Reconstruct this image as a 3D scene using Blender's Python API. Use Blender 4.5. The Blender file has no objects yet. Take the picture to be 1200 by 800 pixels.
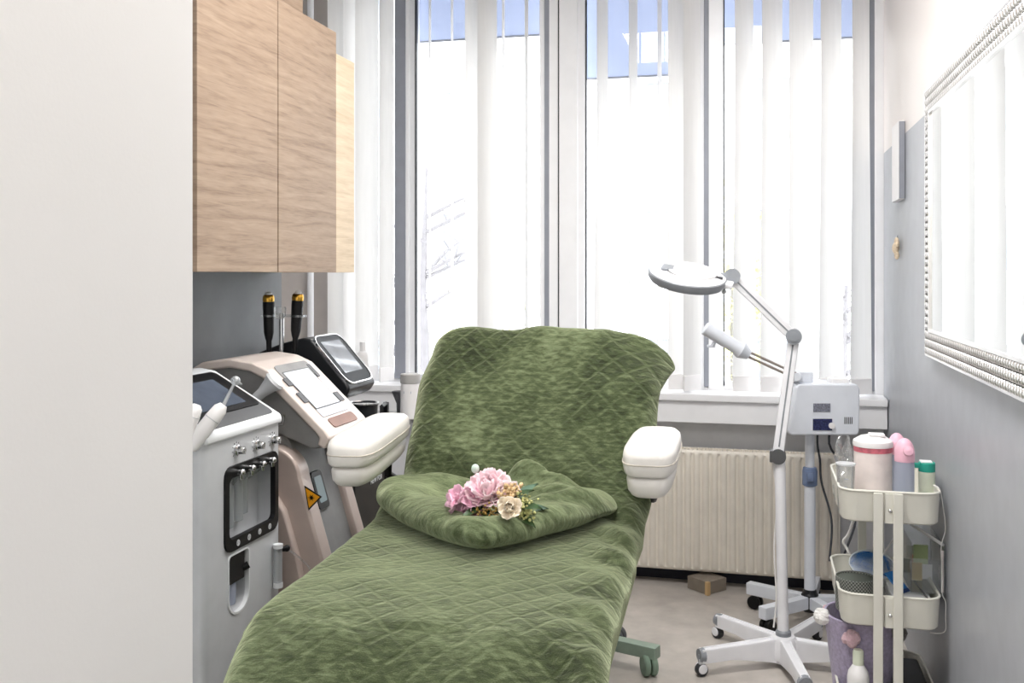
import bpy, bmesh, math, random
from mathutils import Vector, Matrix, noise
PI = math.pi
rnd = random.Random(7)
SC = bpy.context.scene
COL = SC.collection
# ---------------------------------------------------------------- camera geometry
TH = math.atan(285.0 / 1150.0); FPX = 1150.0; HY = 321.0; CH = 1.5
CT, ST = math.cos(TH), math.sin(TH)
def at(px, py, d=None, X=None, Y=None, z=None):
    t = (px - 600.0) / FPX; w = (HY - py) / FPX
    dx, dy = CT * t - ST, ST * t + CT
    if d is None:
        if X is not None: d = X / dx
        elif Y is not None: d = Y / dy
        else: d = (z - CH) / w
    return Vector((d * dx, d * dy, CH + w * d))
def lat(l, d, z=0.0):
    return Vector((l * CT - d * ST, l * ST + d * CT, z))
# ---------------------------------------------------------------- materials
def lin(c):
    r = []
    for v in c:
        v = v / 255.0
        r.append(v / 12.92 if v <= 0.04045 else ((v + 0.055) / 1.055) ** 2.4)
    return (r[0], r[1], r[2], 1.0)
def shade(c, k): return tuple(min(255, max(0, v * k)) for v in c)
def mat(name, col, rough=0.5, metal=0.0, var=0.06, scale=12.0, bump=0.0, bscale=150.0, sheen=0.0, coat=0.0, emit=None, trans=0.0, stretch=None, spec=None, sss=0.0):
    m = bpy.data.materials.new(name); m.use_nodes = True
    nt = m.node_tree; b = nt.nodes['Principled BSDF']
    tc = nt.nodes.new('ShaderNodeTexCoord'); mp = nt.nodes.new('ShaderNodeMapping')
    nt.links.new(tc.outputs['Object'], mp.inputs['Vector'])
    if stretch: mp.inputs['Scale'].default_value = stretch
    n = nt.nodes.new('ShaderNodeTexNoise'); n.inputs['Scale'].default_value = scale; n.inputs['Detail'].default_value = 4.0
    nt.links.new(mp.outputs[0], n.inputs['Vector'])
    r = nt.nodes.new('ShaderNodeValToRGB')
    r.color_ramp.elements[0].position = 0.3; r.color_ramp.elements[1].position = 0.7
    r.color_ramp.elements[0].color = lin(shade(col, 1 - var)); r.color_ramp.elements[1].color = lin(shade(col, 1 + var))
    nt.links.new(n.outputs['Fac'], r.inputs['Fac']); nt.links.new(r.outputs['Color'], b.inputs['Base Color'])
    b.inputs['Roughness'].default_value = rough; b.inputs['Metallic'].default_value = metal
    if spec is not None: b.inputs['Specular IOR Level'].default_value = spec
    if sheen: b.inputs['Sheen Weight'].default_value = sheen; b.inputs['Sheen Roughness'].default_value = 0.4
    if coat: b.inputs['Coat Weight'].default_value = coat
    if trans: b.inputs['Transmission Weight'].default_value = trans
    if sss:
        b.inputs['Subsurface Weight'].default_value = sss; b.inputs['Subsurface Radius'].default_value = (0.02, 0.02, 0.02); b.inputs['Subsurface Scale'].default_value = 0.5
    if emit:
        b.inputs['Emission Color'].default_value = lin(emit[0]); b.inputs['Emission Strength'].default_value = emit[1]
    if bump:
        n2 = nt.nodes.new('ShaderNodeTexNoise'); n2.inputs['Scale'].default_value = bscale; n2.inputs['Detail'].default_value = 3.0
        nt.links.new(mp.outputs[0], n2.inputs['Vector'])
        bp = nt.nodes.new('ShaderNodeBump'); bp.inputs['Strength'].default_value = bump; bp.inputs['Distance'].default_value = 0.004
        nt.links.new(n2.outputs['Fac'], bp.inputs['Height']); nt.links.new(bp.outputs[0], b.inputs['Normal'])
    return m
def clear(name, tint=(255, 255, 255), gloss=0.08, rough=0.02, fog=0.0, fogcol=(235, 238, 240)):
    """thin clear sheet or vessel: mostly see-through, a mirror share, and a share of milky scatter"""
    m = bpy.data.materials.new(name); m.use_nodes = True
    nt = m.node_tree; nt.nodes.remove(nt.nodes['Principled BSDF']); out = nt.nodes['Material Output']
    tr = nt.nodes.new('ShaderNodeBsdfTransparent'); tr.inputs['Color'].default_value = lin(tint)
    gl = nt.nodes.new('ShaderNodeBsdfGlossy'); gl.inputs['Roughness'].default_value = rough
    lw = nt.nodes.new('ShaderNodeLayerWeight'); lw.inputs['Blend'].default_value = 0.25
    mu = nt.nodes.new('ShaderNodeMath'); mu.operation = 'MULTIPLY_ADD'; mu.inputs[1].default_value = 0.6; mu.inputs[2].default_value = gloss
    nt.links.new(lw.outputs['Fresnel'], mu.inputs[0])
    mx = nt.nodes.new('ShaderNodeMixShader'); nt.links.new(mu.outputs[0], mx.inputs['Fac'])
    nt.links.new(tr.outputs[0], mx.inputs[1]); nt.links.new(gl.outputs[0], mx.inputs[2])
    last = mx
    if fog:
        df = nt.nodes.new('ShaderNodeBsdfDiffuse'); df.inputs['Color'].default_value = lin(fogcol)
        tl = nt.nodes.new('ShaderNodeBsdfTranslucent'); tl.inputs['Color'].default_value = lin(fogcol)
        m2 = nt.nodes.new('ShaderNodeMixShader'); m2.inputs['Fac'].default_value = 0.5
        nt.links.new(df.outputs[0], m2.inputs[1]); nt.links.new(tl.outputs[0], m2.inputs[2])
        m3 = nt.nodes.new('ShaderNodeMixShader'); m3.inputs['Fac'].default_value = fog
        nt.links.new(mx.outputs[0], m3.inputs[1]); nt.links.new(m2.outputs[0], m3.inputs[2]); last = m3
    nt.links.new(last.outputs[0], out.inputs['Surface'])
    return m
def fabric(name, col, translucent=0.5, tcol=None, var=0.02, scale=(60, 60, 4)):
    m = bpy.data.materials.new(name); m.use_nodes = True
    nt = m.node_tree; nt.nodes.remove(nt.nodes['Principled BSDF']); out = nt.nodes['Material Output']
    tc = nt.nodes.new('ShaderNodeTexCoord'); mp = nt.nodes.new('ShaderNodeMapping'); mp.inputs['Scale'].default_value = scale
    n = nt.nodes.new('ShaderNodeTexNoise'); n.inputs['Scale'].default_value = 1.0
    nt.links.new(tc.outputs['Object'], mp.inputs['Vector']); nt.links.new(mp.outputs[0], n.inputs['Vector'])
    r = nt.nodes.new('ShaderNodeValToRGB'); r.color_ramp.elements[0].color = lin(shade(col, 1 - var)); r.color_ramp.elements[1].color = lin(shade(col, 1 + var))
    nt.links.new(n.outputs['Fac'], r.inputs['Fac'])
    df = nt.nodes.new('ShaderNodeBsdfDiffuse'); tl = nt.nodes.new('ShaderNodeBsdfTranslucent')
    nt.links.new(r.outputs['Color'], df.inputs['Color'])
    if tcol: tl.inputs['Color'].default_value = lin(tcol)
    else: nt.links.new(r.outputs['Color'], tl.inputs['Color'])
    mx = nt.nodes.new('ShaderNodeMixShader'); mx.inputs['Fac'].default_value = translucent
    nt.links.new(df.outputs[0], mx.inputs[1]); nt.links.new(tl.outputs[0], mx.inputs[2]); nt.links.new(mx.outputs[0], out.inputs['Surface'])
    return m
def math_node(nt, op, a, b=None, c=None):
    n = nt.nodes.new('ShaderNodeMath'); n.operation = op
    for i, v in enumerate((a, b, c)):
        if v is None: continue
        if isinstance(v, (int, float)): n.inputs[i].default_value = v
        else: nt.links.new(v, n.inputs[i])
    return n.outputs[0]
def velvet(name, quilt=True, p=0.085, dark=(22, 31, 14), mid=(60, 70, 43), light=(116, 126, 94), strength=0.42):
    m = bpy.data.materials.new(name); m.use_nodes = True
    nt = m.node_tree; b = nt.nodes['Principled BSDF']; L = nt.links.new
    tc = nt.nodes.new('ShaderNodeTexCoord'); uv = tc.outputs['UV'] if quilt else tc.outputs['Object']
    # brushed nap: large soft patches plus short streaks across the width
    n1 = nt.nodes.new('ShaderNodeTexNoise'); n1.inputs['Scale'].default_value = 3.2; n1.inputs['Detail'].default_value = 9.0; n1.inputs['Roughness'].default_value = 0.62; n1.inputs['Distortion'].default_value = 0.3
    L(uv, n1.inputs['Vector'])
    mp = nt.nodes.new('ShaderNodeMapping'); mp.inputs['Scale'].default_value = (30, 80, 30); mp.inputs['Rotation'].default_value = (0, 0, 0.12); L(uv, mp.inputs['Vector'])
    n2 = nt.nodes.new('ShaderNodeTexNoise'); n2.inputs['Scale'].default_value = 1.0; n2.inputs['Detail'].default_value = 4.0; n2.inputs['Distortion'].default_value = 0.4; L(mp.outputs[0], n2.inputs['Vector'])
    n3 = nt.nodes.new('ShaderNodeTexNoise'); n3.inputs['Scale'].default_value = 420.0; n3.inputs['Detail'].default_value = 2.0; L(uv, n3.inputs['Vector'])
    f = math_node(nt, 'MULTIPLY', n1.outputs['Fac'], 0.66)
    f = math_node(nt, 'MULTIPLY_ADD', n2.outputs['Fac'], 0.40, f)
    f = math_node(nt, 'MULTIPLY_ADD', n3.outputs['Fac'], 0.22, f)
    h = n2.outputs['Fac']
    if quilt:
        sp = nt.nodes.new('ShaderNodeSeparateXYZ')
        nw = nt.nodes.new('ShaderNodeTexNoise'); nw.inputs['Scale'].default_value = 9.0; L(uv, nw.inputs['Vector'])
        wob = nt.nodes.new('ShaderNodeVectorMath'); wob.operation = 'MULTIPLY_ADD'
        L(nw.outputs['Color'], wob.inputs[0]); wob.inputs[1].default_value = (0.022, 0.022, 0); L(uv, wob.inputs[2])
        L(wob.outputs[0], sp.inputs[0])
        def tri(sgn):
            a = math_node(nt, 'ADD' if sgn > 0 else 'SUBTRACT', sp.outputs['X'], sp.outputs['Y'])
            a = math_node(nt, 'DIVIDE', a, p)
            a = math_node(nt, 'FRACT', a)
            a = math_node(nt, 'SUBTRACT', a, 0.5)
            return math_node(nt, 'ABSOLUTE', a)          # 0 in the middle of a diamond, .5 on a stitch line
        a, c = tri(1), tri(-1)
        mx = math_node(nt, 'MAXIMUM', a, c)
        ln = nt.nodes.new('ShaderNodeMapRange'); ln.interpolation_type = 'SMOOTHSTEP'
        ln.inputs['From Min'].default_value = 0.37; ln.inputs['From Max'].default_value = 0.48; L(mx, ln.inputs['Value'])
        dt = nt.nodes.new('ShaderNodeMapRange'); dt.interpolation_type = 'SMOOTHSTEP'
        dt.inputs['From Min'].default_value = 0.18; dt.inputs['From Max'].default_value = 0.06; L(mx, dt.inputs['Value'])
        fade = nt.nodes.new('ShaderNodeMapRange'); fade.inputs['From Min'].default_value = 0.35; fade.inputs['From Max'].default_value = 0.62; L(n1.outputs['Fac'], fade.inputs['Value'])
        pat = math_node(nt, 'MULTIPLY_ADD', dt.outputs[0], 0.8, ln.outputs[0])
        amt = math_node(nt, 'MAXIMUM', math_node(nt, 'MULTIPLY_ADD', fade.outputs[0], -1.7, 1.45), 0.12)
        f = math_node(nt, 'MULTIPLY_ADD', math_node(nt, 'MULTIPLY', pat, amt), 0.16 * strength, f)
        f = math_node(nt, 'SUBTRACT', f, 0.05 + 0.035 * strength)
        h = math_node(nt, 'MULTIPLY_ADD', math_node(nt, 'MULTIPLY', pat, math_node(nt, 'ADD', amt, 0.5)), -0.9 * strength, n2.outputs['Fac'])
    r = nt.nodes.new('ShaderNodeValToRGB'); e = r.color_ramp.elements
    e[0].position = 0.47; e[0].color = lin(dark); e[1].position = 0.77; e[1].color = lin(light)
    k = e.new(0.60); k.color = lin(mid)
    L(f, r.inputs['Fac']); L(r.outputs['Color'], b.inputs['Base Color'])
    b.inputs['Roughness'].default_value = 0.85; b.inputs['Specular IOR Level'].default_value = 0.15
    b.inputs['Sheen Weight'].default_value = 1.0; b.inputs['Sheen Roughness'].default_value = 0.5; b.inputs['Sheen Tint'].default_value = lin((200, 208, 172))
    h = math_node(nt, 'MULTIPLY_ADD', n3.outputs['Fac'], 0.35, h)
    bp = nt.nodes.new('ShaderNodeBump'); bp.inputs['Strength'].default_value = 0.6; bp.inputs['Distance'].default_value = 0.006
    L(h, bp.inputs['Height']); L(bp.outputs[0], b.inputs['Normal'])
    return m
def oak(name, base, dk, lt, axis_scale=(1, 1, 1)):
    m = bpy.data.materials.new(name); m.use_nodes = True
    nt = m.node_tree; b = nt.nodes['Principled BSDF']; L = nt.links.new
    tc = nt.nodes.new('ShaderNodeTexCoord')
    mp = nt.nodes.new('ShaderNodeMapping'); mp.inputs['Scale'].default_value = (3.0, 2.2, 34.0); mp.inputs['Rotation'].default_value = (0.12, 0, 0); L(tc.outputs['Object'], mp.inputs['Vector'])
    n = nt.nodes.new('ShaderNodeTexNoise'); n.inputs['Scale'].default_value = 1.3; n.inputs['Detail'].default_value = 6.0; n.inputs['Distortion'].default_value = 1.1; L(mp.outputs[0], n.inputs['Vector'])
    mp2 = nt.nodes.new('ShaderNodeMapping'); mp2.inputs['Scale'].default_value = (40, 16.0, 260.0); L(tc.outputs['Object'], mp2.inputs['Vector'])
    n2 = nt.nodes.new('ShaderNodeTexNoise'); n2.inputs['Scale'].default_value = 1.0; n2.inputs['Detail'].default_value = 3.0; L(mp2.outputs[0], n2.inputs['Vector'])
    mp3 = nt.nodes.new('ShaderNodeMapping'); mp3.inputs['Scale'].default_value = (2.0, 2.4, 5.0); L(tc.outputs['Object'], mp3.inputs['Vector'])
    w = nt.nodes.new('ShaderNodeTexWave'); w.bands_direction = 'Z'; w.inputs['Scale'].default_value = 1.6; w.inputs['Distortion'].default_value = 7.0; w.inputs['Detail'].default_value = 4.0; w.inputs['Detail Scale'].default_value = 1.2; L(mp3.outputs[0], w.inputs['Vector'])
    f = math_node(nt, 'MULTIPLY', n.outputs['Fac'], 0.6)
    f = math_node(nt, 'MULTIPLY_ADD', n2.outputs['Fac'], 0.32, f)
    f = math_node(nt, 'MULTIPLY_ADD', w.outputs['Fac'], 0.07, f)
    r = nt.nodes.new('ShaderNodeValToRGB'); e = r.color_ramp.elements
    e[0].position = 0.30; e[0].color = lin(dk); e[1].position = 0.72; e[1].color = lin(lt)
    k = e.new(0.48); k.color = lin(base)
    L(f, r.inputs['Fac']); L(r.outputs['Color'], b.inputs['Base Color'])
    b.inputs['Roughness'].default_value = 0.55
    bp = nt.nodes.new('ShaderNodeBump'); bp.inputs['Strength'].default_value = 0.25; bp.inputs['Distance'].default_value = 0.002
    L(f, bp.inputs['Height']); L(bp.outputs[0], b.inputs['Normal'])
    return m
# ---------------------------------------------------------------- mesh building (everything is laid out in world metres)
class MB:
    def __init__(s, M=None): s.v = []; s.f = []; s.M = M; s.uv = {}
    def add(s, vs, fs, M=None):
        o = len(s.v)
        for p in vs:
            p = Vector(p)
            if M is not None: p = M @ p
            if s.M is not None: p = s.M @ p
            s.v.append(p)
        s.f += [tuple(i + o for i in f) for f in fs]
        return s
    def frombm(s, bm, M=None):
        bm.verts.ensure_lookup_table()
        for i, v in enumerate(bm.verts): v.index = i
        s.add([v.co.copy() for v in bm.verts], [[v.index for v in f.verts] for f in bm.faces], M); bm.free(); return s
    def box(s, c, size, r=0.0, seg=2, M=None):
        bm = bmesh.new(); bmesh.ops.create_cube(bm, size=1.0)
        for v in bm.verts: v.co = Vector((v.co.x * size[0], v.co.y * size[1], v.co.z * size[2]))
        if r: bmesh.ops.bevel(bm, geom=list(bm.edges), offset=min(r, min(size) * 0.49), segments=seg, profile=0.5, affect='EDGES')
        T = Matrix.Translation(Vector(c))
        return s.frombm(bm, T if M is None else M @ T)
    def span(s, a, b, r=0.0, seg=2, M=None):
        a, b = Vector(a), Vector(b)
        return s.box((a + b) / 2, (abs(b.x - a.x), abs(b.y - a.y), abs(b.z - a.z)), r, seg, M)
    def tube(s, pts, r, seg=10, cap=True, M=None):
        pts = [Vector(p) for p in pts]; n = len(pts)
        rs = r if isinstance(r, (list, tuple)) else [r] * n
        vs, fs = [], []; up = None
        for i, p in enumerate(pts):
            d = (pts[min(i + 1, n - 1)] - pts[max(i - 1, 0)]).normalized()
            if up is None:
                a = Vector((0, 0, 1)) if abs(d.z) < 0.9 else Vector((1, 0, 0)); up = (a - d * a.dot(d)).normalized()
            else:
                up = up - d * up.dot(d)
                if up.length < 1e-6:
                    up = d.orthogonal()
                up.normalize()
            w = d.cross(up)
            for k in range(seg):
                a = 2 * PI * k / seg; vs.append(p + (up * math.cos(a) + w * math.sin(a)) * rs[i])
        for i in range(n - 1):
            for k in range(seg):
                fs.append((i * seg + k, i * seg + (k + 1) % seg, (i + 1) * seg + (k + 1) % seg, (i + 1) * seg + k))
        if cap:
            fs.append(tuple(reversed(range(seg)))); fs.append(tuple((n - 1) * seg + k for k in range(seg)))
        return s.add(vs, fs, M)
    def cyl(s, a, b, r, r2=None, seg=24, M=None):
        return s.tube([a, b], [r, r if r2 is None else r2], seg, True, M)
    def lathe(s, prof, c=(0, 0, 0), seg=32, axis=None, M=None, sx=1.0, sy=1.0):
        vs, fs = [], []; n = len(prof)
        for (r, z) in prof:
            for k in range(seg):
                a = 2 * PI * k / seg; vs.append(Vector((max(r, 1e-5) * math.cos(a) * sx, max(r, 1e-5) * math.sin(a) * sy, z)))
        for i in range(n - 1):
            for k in range(seg):
                fs.append((i * seg + k, i * seg + (k + 1) % seg, (i + 1) * seg + (k + 1) % seg, (i + 1) * seg + k))
        if prof[0][0] > 1e-4: fs.append(tuple(reversed(range(seg))))
        if prof[-1][0] > 1e-4: fs.append(tuple((n - 1) * seg + k for k in range(seg)))
        T = Matrix.Translation(Vector(c))
        if axis is not None: T = T @ Vector((0, 0, 1)).rotation_difference(Vector(axis).normalized()).to_matrix().to_4x4()
        return s.add(vs, fs, T if M is None else M @ T)
    def prism(s, poly, fn, d0, d1, r=0.0, seg=2):
        """poly in 2D, fn(a, b, depth) -> world; bevelled by r"""
        bm = bmesh.new(); A = [bm.verts.new(Vector((p[0], p[1], d0))) for p in poly]; B = [bm.verts.new(Vector((p[0], p[1], d1))) for p in poly]
        n = len(poly); bm.faces.new(A); bm.faces.new(list(reversed(B)))
        for i in range(n): bm.faces.new((A[i], B[i], B[(i + 1) % n], A[(i + 1) % n]))
        bmesh.ops.recalc_face_normals(bm, faces=bm.faces)
        if r: bmesh.ops.bevel(bm, geom=list(bm.edges), offset=r, segments=seg, profile=0.5, affect='EDGES', clamp_overlap=True)
        for v in bm.verts: v.co = Vector(fn(*v.co))
        return s.frombm(bm)
    def ring(s, outer, inner, fn, d0, d1):
        """frame between two loops of equal length"""
        n = len(outer); vs = []
        for d in (d0, d1):
            for loop in (outer, inner):
                vs += [Vector(fn(p[0], p[1], d)) for p in loop]
        fs = []
        for i in range(n):
            j = (i + 1) % n
            fs += [(i, j, n + j, n + i), (2 * n + j, 2 * n + i, 3 * n + i, 3 * n + j), (j, i, 2 * n + i, 2 * n + j), (n + i, n + j, 3 * n + j, 3 * n + i)]
        return s.add(vs, fs)
    def grid(s, P, nu, nv, closeu=False):
        o = len(s.v)
        vs = [P(i, j) for j in range(nv) for i in range(nu)]
        fs = []
        for j in range(nv - 1):
            for i in range(nu if closeu else nu - 1):
                k = (i + 1) % nu; fs.append((j * nu + i, j * nu + k, (j + 1) * nu + k, (j + 1) * nu + i))
        return s.add(vs, fs)
    def ball(s, c, r, seg=12, M=None, sc=(1, 1, 1)):
        n = max(5, seg // 2 + 1)
        prof = [(r * math.sin(PI * i / (n - 1)), -r * math.cos(PI * i / (n - 1))) for i in range(n)]
        T = Matrix.Translation(Vector(c)) @ Matrix.Diagonal((sc[0], sc[1], sc[2], 1))
        return s.lathe(prof, (0, 0, 0), seg, None, T if M is None else M @ T)
    def build(s, name, m, parent=None, smooth=True, weld=False, angle=38, wn=True, uvs=None):
        me = bpy.data.meshes.new(name)
        off = parent_origin(parent) if parent is not None else Vector((0, 0, 0))
        me.from_pydata([p - off for p in s.v], [], s.f)
        bm = bmesh.new(); bm.from_mesh(me)
        if weld: bmesh.ops.remove_doubles(bm, verts=bm.verts, dist=1e-5)
        if uvs is None: bmesh.ops.recalc_face_normals(bm, faces=bm.faces)
        bm.to_mesh(me); bm.free()
        if uvs is not None:
            ul = me.uv_layers.new(name='UVMap')
            for lp in me.loops: ul.data[lp.index].uv = uvs[lp.vertex_index]
        if smooth:
            me.polygons.foreach_set('use_smooth', [True] * len(me.polygons)); me.set_sharp_from_angle(angle=math.radians(angle))
        me.materials.append(m)
        o = bpy.data.objects.new(name, me); COL.objects.link(o)
        if parent is not None: o.parent = parent
        if smooth and wn:
            w = o.modifiers.new('weighted_normals', 'WEIGHTED_NORMAL'); w.keep_sharp = True
        return o
def parent_origin(p):
    v = Vector(p.location)
    while p.parent is not None:
        p = p.parent; v += Vector(p.location)
    return v
def tag(o, label=None, cat=None, group=None, kind=None):
    if label: o['label'] = label
    if cat: o['category'] = cat
    if group: o['group'] = group
    if kind: o['kind'] = kind
    return o
def thing(name, label, cat, loc, group=None):
    o = bpy.data.objects.new(name, None); COL.objects.link(o); o.location = Vector(loc); o.empty_display_size = 0.05
    return tag(o, label, cat, group)
def struct(mb, name, m, label=None, cat=None, parent=None, **k):
    o = mb.build(name, m, parent, **k)
    if parent is None: tag(o, label, cat, None, 'structure')
    return o
def rrect(a0, b0, a1, b1, r, n=5, rb=None):
    pts = []; q = r if rb is None else rb
    for (ca, cb, s0, r) in ((a1 - q, b0 + q, -PI / 2, q), (a1 - r, b1 - r, 0, r), (a0 + r, b1 - r, PI / 2, r), (a0 + q, b0 + q, PI, q)):
        for k in range(n): a = s0 + (PI / 2) * k / (n - 1); pts.append((ca + r * math.cos(a), cb + r * math.sin(a)))
    return pts
fX = lambda a, b, d: (d, a, b)       # polygon in (Y, Z), pushed along X
fY = lambda a, b, d: (a, d, b)       # polygon in (X, Z), pushed along Y
fZ = lambda a, b, d: (a, b, d)
def spline(pts, n):
    pts = [Vector(p) for p in pts]; out = []
    P = [pts[0] * 2 - pts[1]] + pts + [pts[-1] * 2 - pts[-2]]
    dense = []
    for i in range(1, len(P) - 2):
        for k in range(24):
            t = k / 24.0; p0, p1, p2, p3 = P[i - 1], P[i], P[i + 1], P[i + 2]
            dense.append(0.5 * ((2 * p1) + (p2 - p0) * t + (2 * p0 - 5 * p1 + 4 * p2 - p3) * t * t + (3 * p1 - p0 - 3 * p2 + p3) * t ** 3))
    dense.append(pts[-1]); L = [0.0]
    for a, b in zip(dense, dense[1:]): L.append(L[-1] + (b - a).length)
    j = 0
    for i in range(n):
        s = L[-1] * i / (n - 1)
        while j < len(L) - 2 and L[j + 1] < s: j += 1
        t = (s - L[j]) / max(1e-9, L[j + 1] - L[j]); out.append(dense[j].lerp(dense[j + 1], min(1, max(0, t))))
    return out
def text(body, size, M, m, name, parent, ext=0.0004):
    c = bpy.data.curves.new(name, 'FONT'); c.body = body; c.size = size; c.extrude = ext; c.align_x = 'CENTER'; c.align_y = 'CENTER'
    o = bpy.data.objects.new(name, c); COL.objects.link(o); c.materials.append(m)
    dg = bpy.context.evaluated_depsgraph_get(); me = bpy.data.meshes.new_from_object(o.evaluated_get(dg)); COL.objects.unlink(o); bpy.data.objects.remove(o)
    me.transform(Matrix.Translation(-parent_origin(parent)) @ M)
    q = bpy.data.objects.new(name, me); COL.objects.link(q); q.parent = parent
    if not me.materials: me.materials.append(m)
    return q
# ================================================================ MATERIALS
M_white_wall = mat('white_paint', (238, 237, 235), 0.7, bump=0.04, var=0.008, scale=2)
M_floor = mat('vinyl_floor', (192, 185, 178), 0.26, var=0.05, scale=9, bump=0.05, bscale=300)
M_ceil = mat('ceiling_paint', (240, 240, 238), 0.8)
M_pvc = mat('white_pvc', (240, 240, 242), 0.3, var=0.01)
M_pvc2 = mat('pale_grey_pvc', (212, 213, 216), 0.35, var=0.01)
M_gasket = mat('grey_trim', (140, 143, 152), 0.45, var=0.03)
M_dark = mat('dark_rubber', (45, 46, 50), 0.6)
M_black = mat('black_plastic', (16, 16, 18), 0.4, spec=.3)
M_blackmetal = mat('black_metal', (34, 34, 36), 0.4, 0.3)
M_glass = clear('window_glass', gloss=0.02)
M_slat = fabric('blind_fabric', (232, 231, 230), 0.2)
M_shade = fabric('blue_shade_fabric', (178, 188, 214), 0.5, (120, 128, 150), var=0.12, scale=(2.6, 1, 2.2))
M_radiator = mat('radiator_enamel', (236, 229, 217), 0.4, var=0.02)
M_navy = mat('dark_navy_skirting', (30, 33, 46), 0.6)
M_oak = oak('oak_front', (150, 128, 108), (124, 102, 83), (170, 148, 126))
M_oaklit = oak('oak_lit', (206, 186, 158), (190, 168, 138), (220, 202, 176))  # oak with the window light put into its colour
M_darkwood = mat('dark_edge', (74, 60, 48), 0.6)
M_silver = mat('silver_paint', (200, 202, 205), 0.35, 0.15, var=0.02)
M_lsilver = mat('pale_silver', (222, 224, 226), 0.3, var=0.01)
M_chrome = mat('chrome', (215, 215, 215), 0.15, 1.0, var=0.02)
M_screen = mat('dark_blue_screen', (88, 96, 110), 0.08, coat=0.6, var=0.1)
M_screenlit = mat('lit_screen', (150, 153, 158), 0.2, coat=0.3, emit=((226, 230, 234), 0.42))
M_screengrey = mat('grey_screen', (112, 116, 124), 0.08, var=0.05, coat=.4)
M_rose = mat('rose_gold_paint', (196, 180, 172), 0.32, 0.15, var=0.03)
M_rosepale = mat('pale_rose_paint', (218, 205, 197), 0.3, 0.05, var=0.02)
M_brown = mat('brown_recess', (140, 108, 96), 0.5)
M_grey = mat('mid_grey_plastic', (140, 139, 138), 0.55, var=0.06, bump=0.15, bscale=400)
M_dgrey = mat('dark_grey_plastic', (84, 85, 87), 0.5)
M_char = mat('charcoal_plastic', (30, 32, 35), 0.35, spec=.4)
M_yellow = mat('warning_yellow', (246, 166, 16), 0.4)
M_lcd = mat('lcd_grey', (150, 168, 174), 0.2)
M_gold = mat('gold_metal', (206, 160, 70), 0.25, 1.0)
M_clear = clear('clear_plastic', gloss=0.06, fog=0.14)
M_acryl = clear('clear_acrylic', (248, 250, 251), 0.08, fog=0.06)
M_vial = clear('glass_vial', (244, 246, 248), 0.22, fog=0.34)
M_milky = clear('milky_plastic', gloss=0.05, rough=0.2, fog=0.72, fogcol=(238, 240, 242))
M_milkblue = clear('milky_blue_plastic', gloss=0.05, rough=0.2, fog=0.8, fogcol=(205, 212, 228))
M_lampwhite = mat('lamp_white', (240, 240, 244), 0.35, var=0.015)
M_lampgrey = mat('lamp_grey', (142, 146, 152), 0.4)
M_steam = mat('steamer_white', (226, 230, 238), 0.35, var=0.015)
M_bluegrey = mat('blue_grey_collar', (112, 128, 160), 0.45)
M_navydisp = mat('navy_display', (44, 48, 84), 0.25, var=0.3, scale=160)
M_greydisp = mat('grey_display', (120, 122, 134), 0.3, var=0.3, scale=220)
M_cart = mat('cart_enamel', (224, 222, 212), 0.4, var=0.015)
M_vinyl = mat('white_vinyl', (228, 224, 219), 0.38, var=0.02, bump=0.06, bscale=220)
M_vinylseam = mat('vinyl_seam', (196, 188, 176), 0.5)
M_greenmetal = mat('sage_green_metal', (142, 160, 144), 0.45)
M_greencast = mat('sage_green_rubber', (128, 150, 132), 0.55)
M_bedwhite = mat('bed_frame_white', (205, 205, 202), 0.4)
M_velvet = velvet('green_quilted_velvet')
M_velvet2 = velvet('green_velvet', quilt=False, dark=(22, 32, 15), mid=(60, 71, 44), light=(116, 127, 94))
M_pink = mat('pink_plastic', (244, 190, 208), 0.4, sss=0.1)
M_pinkred = mat('pinkish_red_plastic', (206, 110, 124), 0.45, var=0.12, scale=60)
M_whitep = mat('white_plastic', (242, 240, 240), 0.4, var=0.01)
M_cream = mat('cream_plastic', (226, 232, 212), 0.4, sss=0.1)
M_teal = mat('teal_plastic', (40, 160, 140), 0.4)
M_lilac = mat('lilac_felt', (176, 166, 192), 0.9, var=0.08, scale=90, bump=0.5, bscale=260, sheen=0.3)
M_pompink = mat('pink_pompom', (226, 190, 200), 0.95, bump=0.8, bscale=300, sheen=0.5)
M_pomwhite = mat('white_pompom', (236, 234, 232), 0.95, bump=0.8, bscale=300, sheen=0.5)
M_pomgrey = mat('grey_pompom', (118, 114, 112), 0.95, bump=0.8, bscale=300, sheen=0.5)
M_bluein = mat('bright_blue_glaze', (60, 130, 214), 0.25, var=0.25, scale=22)
M_redspot = mat('red_glaze', (196, 62, 48), 0.3)
M_blue = mat('blue_card', (44, 122, 196), 0.4)
M_darkblue = mat('dark_blue_card', (34, 58, 112), 0.4)
M_paper = mat('white_paper', (240, 240, 240), 0.6, var=0.01)
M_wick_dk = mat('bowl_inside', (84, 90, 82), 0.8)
M_shell = mat('beige_shell', (214, 196, 170), 0.6, var=0.14, scale=60)
M_mirror = mat('mirror_silver', (246, 248, 248), 0.015, 1.0, var=0.0)
M_bead = mat('silver_bead', (236, 235, 234), 0.18, 0.7, var=0.03)
M_cable = mat('white_cable', (232, 230, 228), 0.45)
M_dcable = mat('dark_cable', (64, 66, 72), 0.5)
M_boxbrown = mat('taupe_cardboard', (134, 124, 112), 0.7)
M_boxlitedge = mat('tan_lit_edge', (196, 164, 118), 0.6)  # lighter tan for the lit edge of the floor box
M_label = mat('grey_print', (150, 160, 190), 0.6)
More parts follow.
